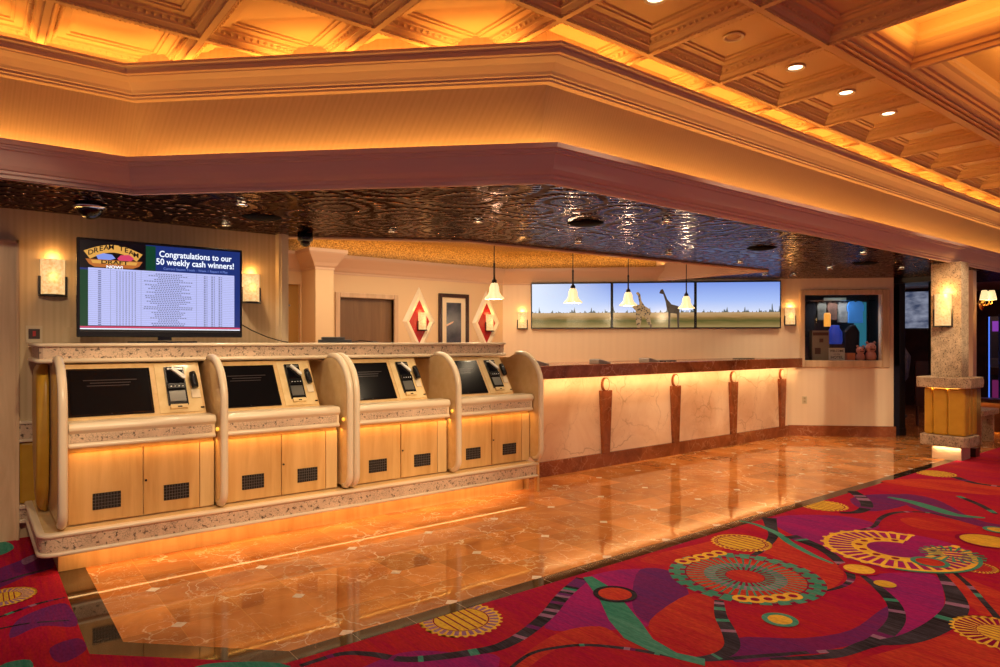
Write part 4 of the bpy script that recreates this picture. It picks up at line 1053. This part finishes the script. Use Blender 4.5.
def plush(sc):
    q = MB(); q.lathe([(0, 0), (.07 * sc, .01 * sc), (.085 * sc, .06 * sc), (.07 * sc, .12 * sc), (.05 * sc, .14 * sc), (.075 * sc, .17 * sc), (.08 * sc, .22 * sc), (.05 * sc, .27 * sc), (0, .285 * sc)], seg=16)
    for s_ in (-1, 1):
        q.lathe([(0, 0), (.022 * sc, .01), (.026 * sc, .03), (.0, .05 * sc)], (s_ * .055 * sc, 0, .26 * sc), 8)
        q.lathe([(0, -.01), (.009, 0), (0, .01)], (s_ * .028 * sc, -.074 * sc, .22 * sc), 6, 1)
    q.box(-.035 * sc, .035 * sc, -.084 * sc, -.07 * sc, .175 * sc, .188 * sc, 1)
    return q
pk = [mat('pink_plush', (.62, .24, .16), .9), mat('plush_face', (.12, .03, .03), .6)]
shop('plush_toy', plush(.8), pk, 5.74, .17, 1.195, 'smaller pink plush toy, left of the pair in the display window', 'toy', 'pink plush toys in the display window')
shop('plush_toy', plush(1.0), pk, 5.895, .17, 1.195, 'taller pink plush toy in the right corner of the display window', 'toy', 'pink plush toys in the display window')
b = MB(); b.box(-.09, .10, -.01, .01, 0, .75); shop('blue_backdrop', b, mat('teal_light_box', (.03, .15, .2), .5, emit=(.04, .30, .42), estr=.38), 5.90, .6, 1.4, 'teal glowing light box at the right of the display window', 'light box')
b = MB(); b.box(-.08, .08, -.05, .05, 0, .22); shop('dark_boxes', b, mat('plum_card', (.07, .03, .04), .5), 4.90, .3, 1.195, 'dark plum box in the bottom left corner of the display window', 'box', None, .005)
x, y = wl(5.4, -.3); spot('display_spot', (x, y, 2.33), 20, (.8, .85, 1), 140)

# outlets and switches
b = MB(); b.box(-.035, .035, -.008, 0, 0, .115, 0); b.box(-.014, .014, -.011, -.008, .07, .1, 1); b.box(-.014, .014, -.011, -.008, .02, .05, 1)
x, y = wl(4.83); tag(b.build('power_outlet', [mat('ivory_plate', (.62, .52, .34), .4), mat('outlet_face', (.45, .36, .22), .4)], loc=(x, y, .51), rot=(0, 0, RZ)), 'ivory power outlet low on the right wall under the display window', 'outlet')
b = MB(); b.box(-.052, .052, -.01, 0, 0, .13, 0); b.box(-.036, .036, -.016, -.01, .03, .105, 1); b.box(-.01, .01, -.018, -.016, .05, .09, 2)
tag(b.build('wall_switch', [mat('cream_plate', (.70, .58, .40), .4), M['brownwall'], M['red']], loc=(.385, 6.25, 1.49)), 'wall plate with a dark square switch between the door and the sconce', 'switch')
b = MB(); b.box(-.05, .05, -.004, 0, 0, .12); tag(b.build('blank_plate', M['wall'], loc=(.62, 6.25, 1.49)), 'wallpapered blank cover plate half behind the lower left corner of the television', 'cover plate')

# ================================================================ CEILING FITTINGS
def downlight(x, y, z, r, label, group, lit=True, power=8, sp=95):
    root = empty('downlight', (x, y, z))
    b = MB(); b.lathe([(r, 0), (r * 1.25, -.002), (r * 1.35, -.008), (r * 1.3, -.014), (r, -.012), (r * .92, .0)], seg=20)
    b.build('trim_ring', M['trimcream'] if r > .05 else M['chrome'], root)
    b = MB(); b.lathe([(0, -.004), (r * .95, -.003), (r * .95, .0), (0, .0)], seg=20)
    b.build('lens', M['lens'] if lit else M['coffer'], root)
    tag(root, label, 'ceiling light', group)
    if lit: spot('downlight_lamp', (x, y, z - .03), power, SOFT, sp)
zt = ZB + .110
names = {(0, -1): 'lit downlight nearest the top centre edge of the coffered ceiling', (1, -1): 'unlit blank cover in the second coffer from the soffit corner', (2, -1): 'lit downlight in the third coffer of the right hand row',
         (3, -1): 'lit downlight in the fourth coffer of the right hand row', (4, -1): 'lit downlight in the fifth coffer of the right hand row', (5, -1): 'unlit cover in the sixth coffer of the right hand row', (6, -1): 'unlit cover in the seventh coffer of the right hand row',
         (7, -1): 'lit downlight in the eighth coffer of the right hand row, near the right edge'}
for i in range(0, 9):
    x, y = A0 + G * (i + .5), B0 - G * .5 + .02
    downlight(x, y, zt, .052, names.get((i, -1), 'farthest downlight of the right hand coffer row'), 'coffer downlights', i not in (1, 5, 6), 30)
for x, y in ((1.9, 1.7), (3.5, 1.7), (2.0, .3), (3.6, .1), (.3, 2.2), (.3, 3.8), (-.5, 1.0)):
    i = round((x - A0) / G - .5); j = round((y - B0) / G - .5)
    spot('downlight_lamp', (A0 + G * (i + .5), B0 + G * (j + .5), zt - .03), 20, (1, .84, .70), 100)
for x, y in ((6.5, 1.0), (8.5, 1.0), (7.5, -.8), (5.6, -.3)):
    spot('tray_lamp', (x, y, 3.3), 15, (1, .84, .70), 100)
SM = [(1.71, 5.93, 'near the left wall above the television'), (1.54, 4.96, 'close to the fascia above the television'), (2.99, 5.35, 'beside the hanging black camera'), (3.30, 4.47, 'in the middle of the pressed copper ceiling'),
      (4.51, 3.49, 'close to the fascia, right of the first dark speaker'), (4.80, 4.81, 'near the edge of the opening, above the second pendant'), (6.20, 4.77, 'near the edge of the opening, above the fourth pendant'),
      (7.61, 4.76, 'near the right tip of the opening'), (9.26, 5.38, 'above the right end of the wall screens'), (9.19, 4.39, 'above the display window'), (7.93, 3.41, 'close to the fascia, above the display window'), (9.96, 3.78, 'near the stone pillar'), (9.67, 5.16, 'above the sconce by the display window')]
for x, y, l in SM:
    downlight(x, y, HL - .003, .032, 'small copper ceiling downlight ' + l, 'small downlights in the copper ceiling', True, 26, 105)
MSP = mat('matte_black_mesh', (.006, .005, .006), .9, spec=.1)
for x, y, l in ((1.84, 5.42, 'above the right end of the television'), (4.08, 4.00, 'in the middle, above the second pendant lamp'), (6.65, 3.90, 'above the right wall screen'), (8.96, 3.83, 'above the display window')):
    b = MB(); b.lathe([(0, -.025), (.06, -.024), (.12, -.014), (.155, 0), (0, 0)], seg=24)
    tag(b.build('ceiling_speaker', MSP, loc=(x, y, HL)), 'round dark ceiling speaker ' + l, 'speaker', 'dark speakers in the copper ceiling')
root = empty('dome_camera', (.69, 5.72, HL))
b = MB(); b.lathe([(.105, 0), (.11, -.02), (.095, -.035), (.08, -.03)], seg=28); b.build('ring', M['chrome'], root)
b = MB(); b.lathe([(.085, -.025)] + [(.085 * math.cos(R(t)), -.03 - .075 * math.sin(R(t))) for t in range(10, 91, 10)], seg=28); b.build('dome', M['gloss'], root)
tag(root, 'large black dome camera with a chrome ring above the left end of the television', 'camera')
root = empty('dome_camera', (2.45, 6.03, HL))
b = MB(); b.lathe([(0, 0), (.07, 0), (.07, -.06), (.05, -.075), (0, -.075)], seg=20); b.build('housing', M['black'], root)
b = MB(); b.lathe([(.05, -.07)] + [(.05 * math.cos(R(t)), -.072 - .05 * math.sin(R(t))) for t in range(10, 91, 16)], seg=20); b.build('dome', M['gloss'], root)
tag(root, 'small black dome camera at the edge of the copper ceiling near the cream post', 'camera')
b = MB(); b.box(-.09, .09, -.05, .05, -.03, 0)
tag(b.build('exit_fixture', M['laminate'], loc=(3.6, 7.6, 2.97)), 'small cream ceiling fixture in the gold back room ceiling', 'fixture')
spot('back_room_spot', (2.9, 7.8, 2.9), 14, SOFT, 120)

# ================================================================ STONE PILLAR
root = empty('stone_pillar', (9.7, 3.0, 0))
b = MB(); b.box(0, .32, 0, .33, 0, .18); b.build('base_block', mat('pale_block', (.72, .55, .38), .4), root, bevel=.004)
def slab(z0, z1, x0=-.10, x1=.38, y0=-.10, y1=.45):
    b = MB(); c = .05
    P = [(x0 + c, y0), (x1 - c, y0), (x1, y0 + c), (x1, y1 - c), (x1 - c, y1), (x0 + c, y1), (x0, y1 - c), (x0, y0 + c)]
    b.prism(P, z0, z1); return b
slab(.18, .315).build('lower_slab', M['corestone'], root, bevel=.012)
slab(.915, 1.05, -.13, .42, -.13, .48).build('upper_slab', M['corestone'], root, bevel=.012)
b = MB()
def pad(x0, x1, y0, y1):
    q = MB(); q.box(x0, x1, y0, y1, .315, .915); q.build('gold_pad', M['gold'], root, bevel=.028)
for y0, y1 in ((-.06, .135), (.135, .30), (.30, .40)): pad(-.06, .1, y0, y1)
for x0, x1 in ((.1, .24), (.24, .38)): pad(x0, x1, -.06, .1)
pad(.1, .38, .1, .4)
b = MB(); b.box(0, .26, 0, .34, 1.05, HL); b.build('shaft', M['corestone'], root, bevel=.006)
tag(root, 'square coral stone pillar with gold padded base at the edge of the carpet', 'pillar')
root = empty('wall_sconce', (9.70, 3.20, 1.70), R(-90)); sconce_parts(root, .19, .40, .06)
tag(root, 'large alabaster sconce on the stone pillar', 'wall lamp', 'alabaster wall sconces')
bulb('sconce_bulb', (9.64, 3.15, 2.14), 3.5, WARM, .02); bulb('sconce_bulb', (9.52, 3.15, 1.9), 2.0, WARM, .04)

# ================================================================ BEYOND THE PILLAR
b = MB(); b.box(11.0, 11.14, 3.26, 3.40, .9, 2.62); b.box(10.97, 11.17, 3.22, 3.44, 2.5, 2.62); b.box(10.96, 11.18, 3.22, 3.44, 0.0, .9, 1); b.box(10.93, 11.21, 3.19, 3.47, .9, .97)
tag(b.build('white_post', [mat('ivory_post', (.66, .48, .36), .45), M['wooddark']], bevel=.006), 'ivory post on a brown base just right of and behind the stone pillar', 'post')
root = empty('candle_sconce', (11.0, 3.16, 2.05))
b = MB(); b.lathe([(0, -.12), (.02, -.1), (.05, -.02), (.03, .02), (0, .03)], seg=12)
for k, (dx, dy) in enumerate(((-.10, -.06), (.0, -.12), (.10, -.06))):
    b.tube([(0, 0, -.02), (dx * .5, dy * .5, -.06), (dx, dy, -.02), (dx, dy, .03)], .008, 6)
b.build('brass_arms', M['brass'], root)
for dx, dy in ((-.10, -.06), (0, -.12), (.10, -.06)):
    b = MB(); b.lathe([(.055, 0), (.048, .05), (.03, .13), (.028, .13), (.046, .05), (.053, 0)], (dx, dy, .02), 14); b.build('fabric_shade', M['bell'], root)
tag(root, 'brass candle sconce with small white shades on the ivory post', 'wall lamp'); bulb('sconce_bulb', (11.0, 3.0, 2.0), 3, WARM)
b = MB(); b.box(0, .7, 0, .35, .42, .50); b.box(.05, .12, .05, .3, 0, .42); b.box(.58, .65, .05, .3, 0, .42)
tag(b.build('side_bench', M['corestone'], loc=(11.4, 3.25, 0), bevel=.01), 'low stone bench right of the ivory post', 'bench')
b = MB(); b.prism([(0, 0), (.16, 0), (.16, .12), (0, .16)], 0, .12); tag(b.build('foot_block', M['brownwall'], loc=(10.15, 2.98, 0)), 'small dark block on the floor right of the pillar base', 'block')
# far dark walls
b = MB(); b.box(17.5, 17.7, -3, 12, 0, 2.7)
struct(b.build('wall_far', M['brownwall']))
b = MB(); b.box(11.5, 17.6, 8.2, 8.4, 0, 2.6)
struct(b.build('wall_passage', M['brownwall']))
# dark bronze doorway screen between the right wall and the pillar
for k, (x, y, w_, l) in enumerate(((11.62, 4.50, .14, 'slim dark bronze door post beside the right wall end'), (11.88, 4.02, .26, 'broad dark bronze door post in the passage left of the pillar'))):
    b = MB(); b.box(0, .12, -w_ / 2, w_ / 2, 0, HL); b.box(-.01, .13, -w_ / 2 - .01, w_ / 2 + .01, 0, .12)
    tag(b.build('door_post', M['dark'], loc=(x, y, 0), rot=(0, 0, R(-20)), bevel=.005), l, 'post')
b = MB(); b.box(11.55, 12.2, 3.6, 4.5, 2.42, HL); struct(b.build('trim_10', M['dark']))
b = MB(); b.box(0, .62, -.03, .03, .35, 1.15); b.box(.02, .06, -.03, .03, 0, .35); b.box(.56, .60, -.03, .03, 0, .35)
tag(b.build('low_cabinet', M['brownwall'], loc=(13.2, 4.8, 0), rot=(0, 0, R(-60)), bevel=.01), 'dark low cabinet seen through the passage', 'cabinet')
root = empty('passage_screen', (15.6, 5.85, 1.74), R(-70))
b = MB(); b.box(-.45, .45, 0, .08, 0, .85); b.build('housing', M['black'], root)
m = mat('cloudy_screen', (.01, .01, .01), .4); g = N(m); nn = g.noise(g.scale(g.co, (1.2, 1, 3)), 3, 4)
g.t.links.new(g.ramp(nn, [(.35, (.05, .07, .14)), (.65, (.35, .38, .50))]), g.b.inputs['Emission Color']); g.b.inputs['Emission Strength'].default_value = .7
b = MB(); b.face([(-.42, -.002, .04), (.42, -.002, .04), (.42, -.002, .81), (-.42, -.002, .81)]); b.build('display', m, root, recalc=False)
tag(root, 'cloudy blue-grey screen glowing at the end of the dark passage', 'screen')
b = MB(); b.lathe([(0, 0), (.2, 0), (.18, .04), (.05, .1), (.05, .5), (.22, .8), (.26, 1.2), (.12, 1.45), (.14, 1.62), (0, 1.7)], seg=16)
tag(b.build('urn_pedestal', m_noisy('verdigris', (.10, .09, .07), (.03, .03, .025), 12, .5), loc=(14.6, 5.65, 0)), 'tall weathered urn on a pedestal in the dark passage', 'urn')
# slot machines far right
def slot(x, y, rz, hue, l, w_=.55):
    root = empty('slot_machine', (x, y, 0), rz)
    b = MB(); b.prism([(0, 0), (.6, 0), (.6, 2.0), (.25, 2.0), (.2, 1.15), (-.1, 1.0), (0, .85)], 0, w_, axis='x'); b.build('cabinet', M['dark'], root, bevel=.01)
    b = MB(); b.face([(.06, .215, 1.25), (w_ - .06, .215, 1.25), (w_ - .06, .24, 1.9), (.06, .24, 1.9)]); b.build('upper_screen', em('slot_upper', hue, .6), root, recalc=False)
    b = MB(); b.box(.04, w_ - .04, -.012, 0, .2, .75); b.build('belly_glass', em('slot_belly', tuple(h * .5 for h in hue[::-1]), .4), root)
    b = MB(); b.box(-.012, 0, -.02, .09, .3, 1.98); b.build('neon_edge', em('slot_neon', (.08, .22, 1.0), 1.2), root)
    tag(root, l, 'slot machine', 'slot machines beyond the pillar')
slot(14.1, 3.75, R(-70), (.05, .18, 1.0), 'slot machine with a blue neon edge nearest the ivory post')
slot(14.4, 3.05, R(-70), (.6, .03, .08), 'slot machine with red glass at the right edge')
slot(15.6, 4.35, R(-70), (.35, .05, .6), 'farthest slot machine with a violet screen')
b = MB(); b.box(13.3, 13.5, 1.6, 3.9, .0, .50); b.box(13.2, 13.55, 1.55, 3.95, .5, .55)
tag(b.build('slot_bench', M['brownwall']), 'dark bench in front of the slot machines with an amber strip below its top', 'bench')
area('bench_strip', (13.26, 2.8, .49), (-.2, 0, -1), (0, 1, 0), 2.2, .03, 12, AMBER)
area('slot_hall_fill', (14.5, 3, 2.6), (0, 0, -1), (1, 0, 0), 2, 2, 36, (1, .5, .4))  # added reddish fill over the slot machines, no such ceiling fitting
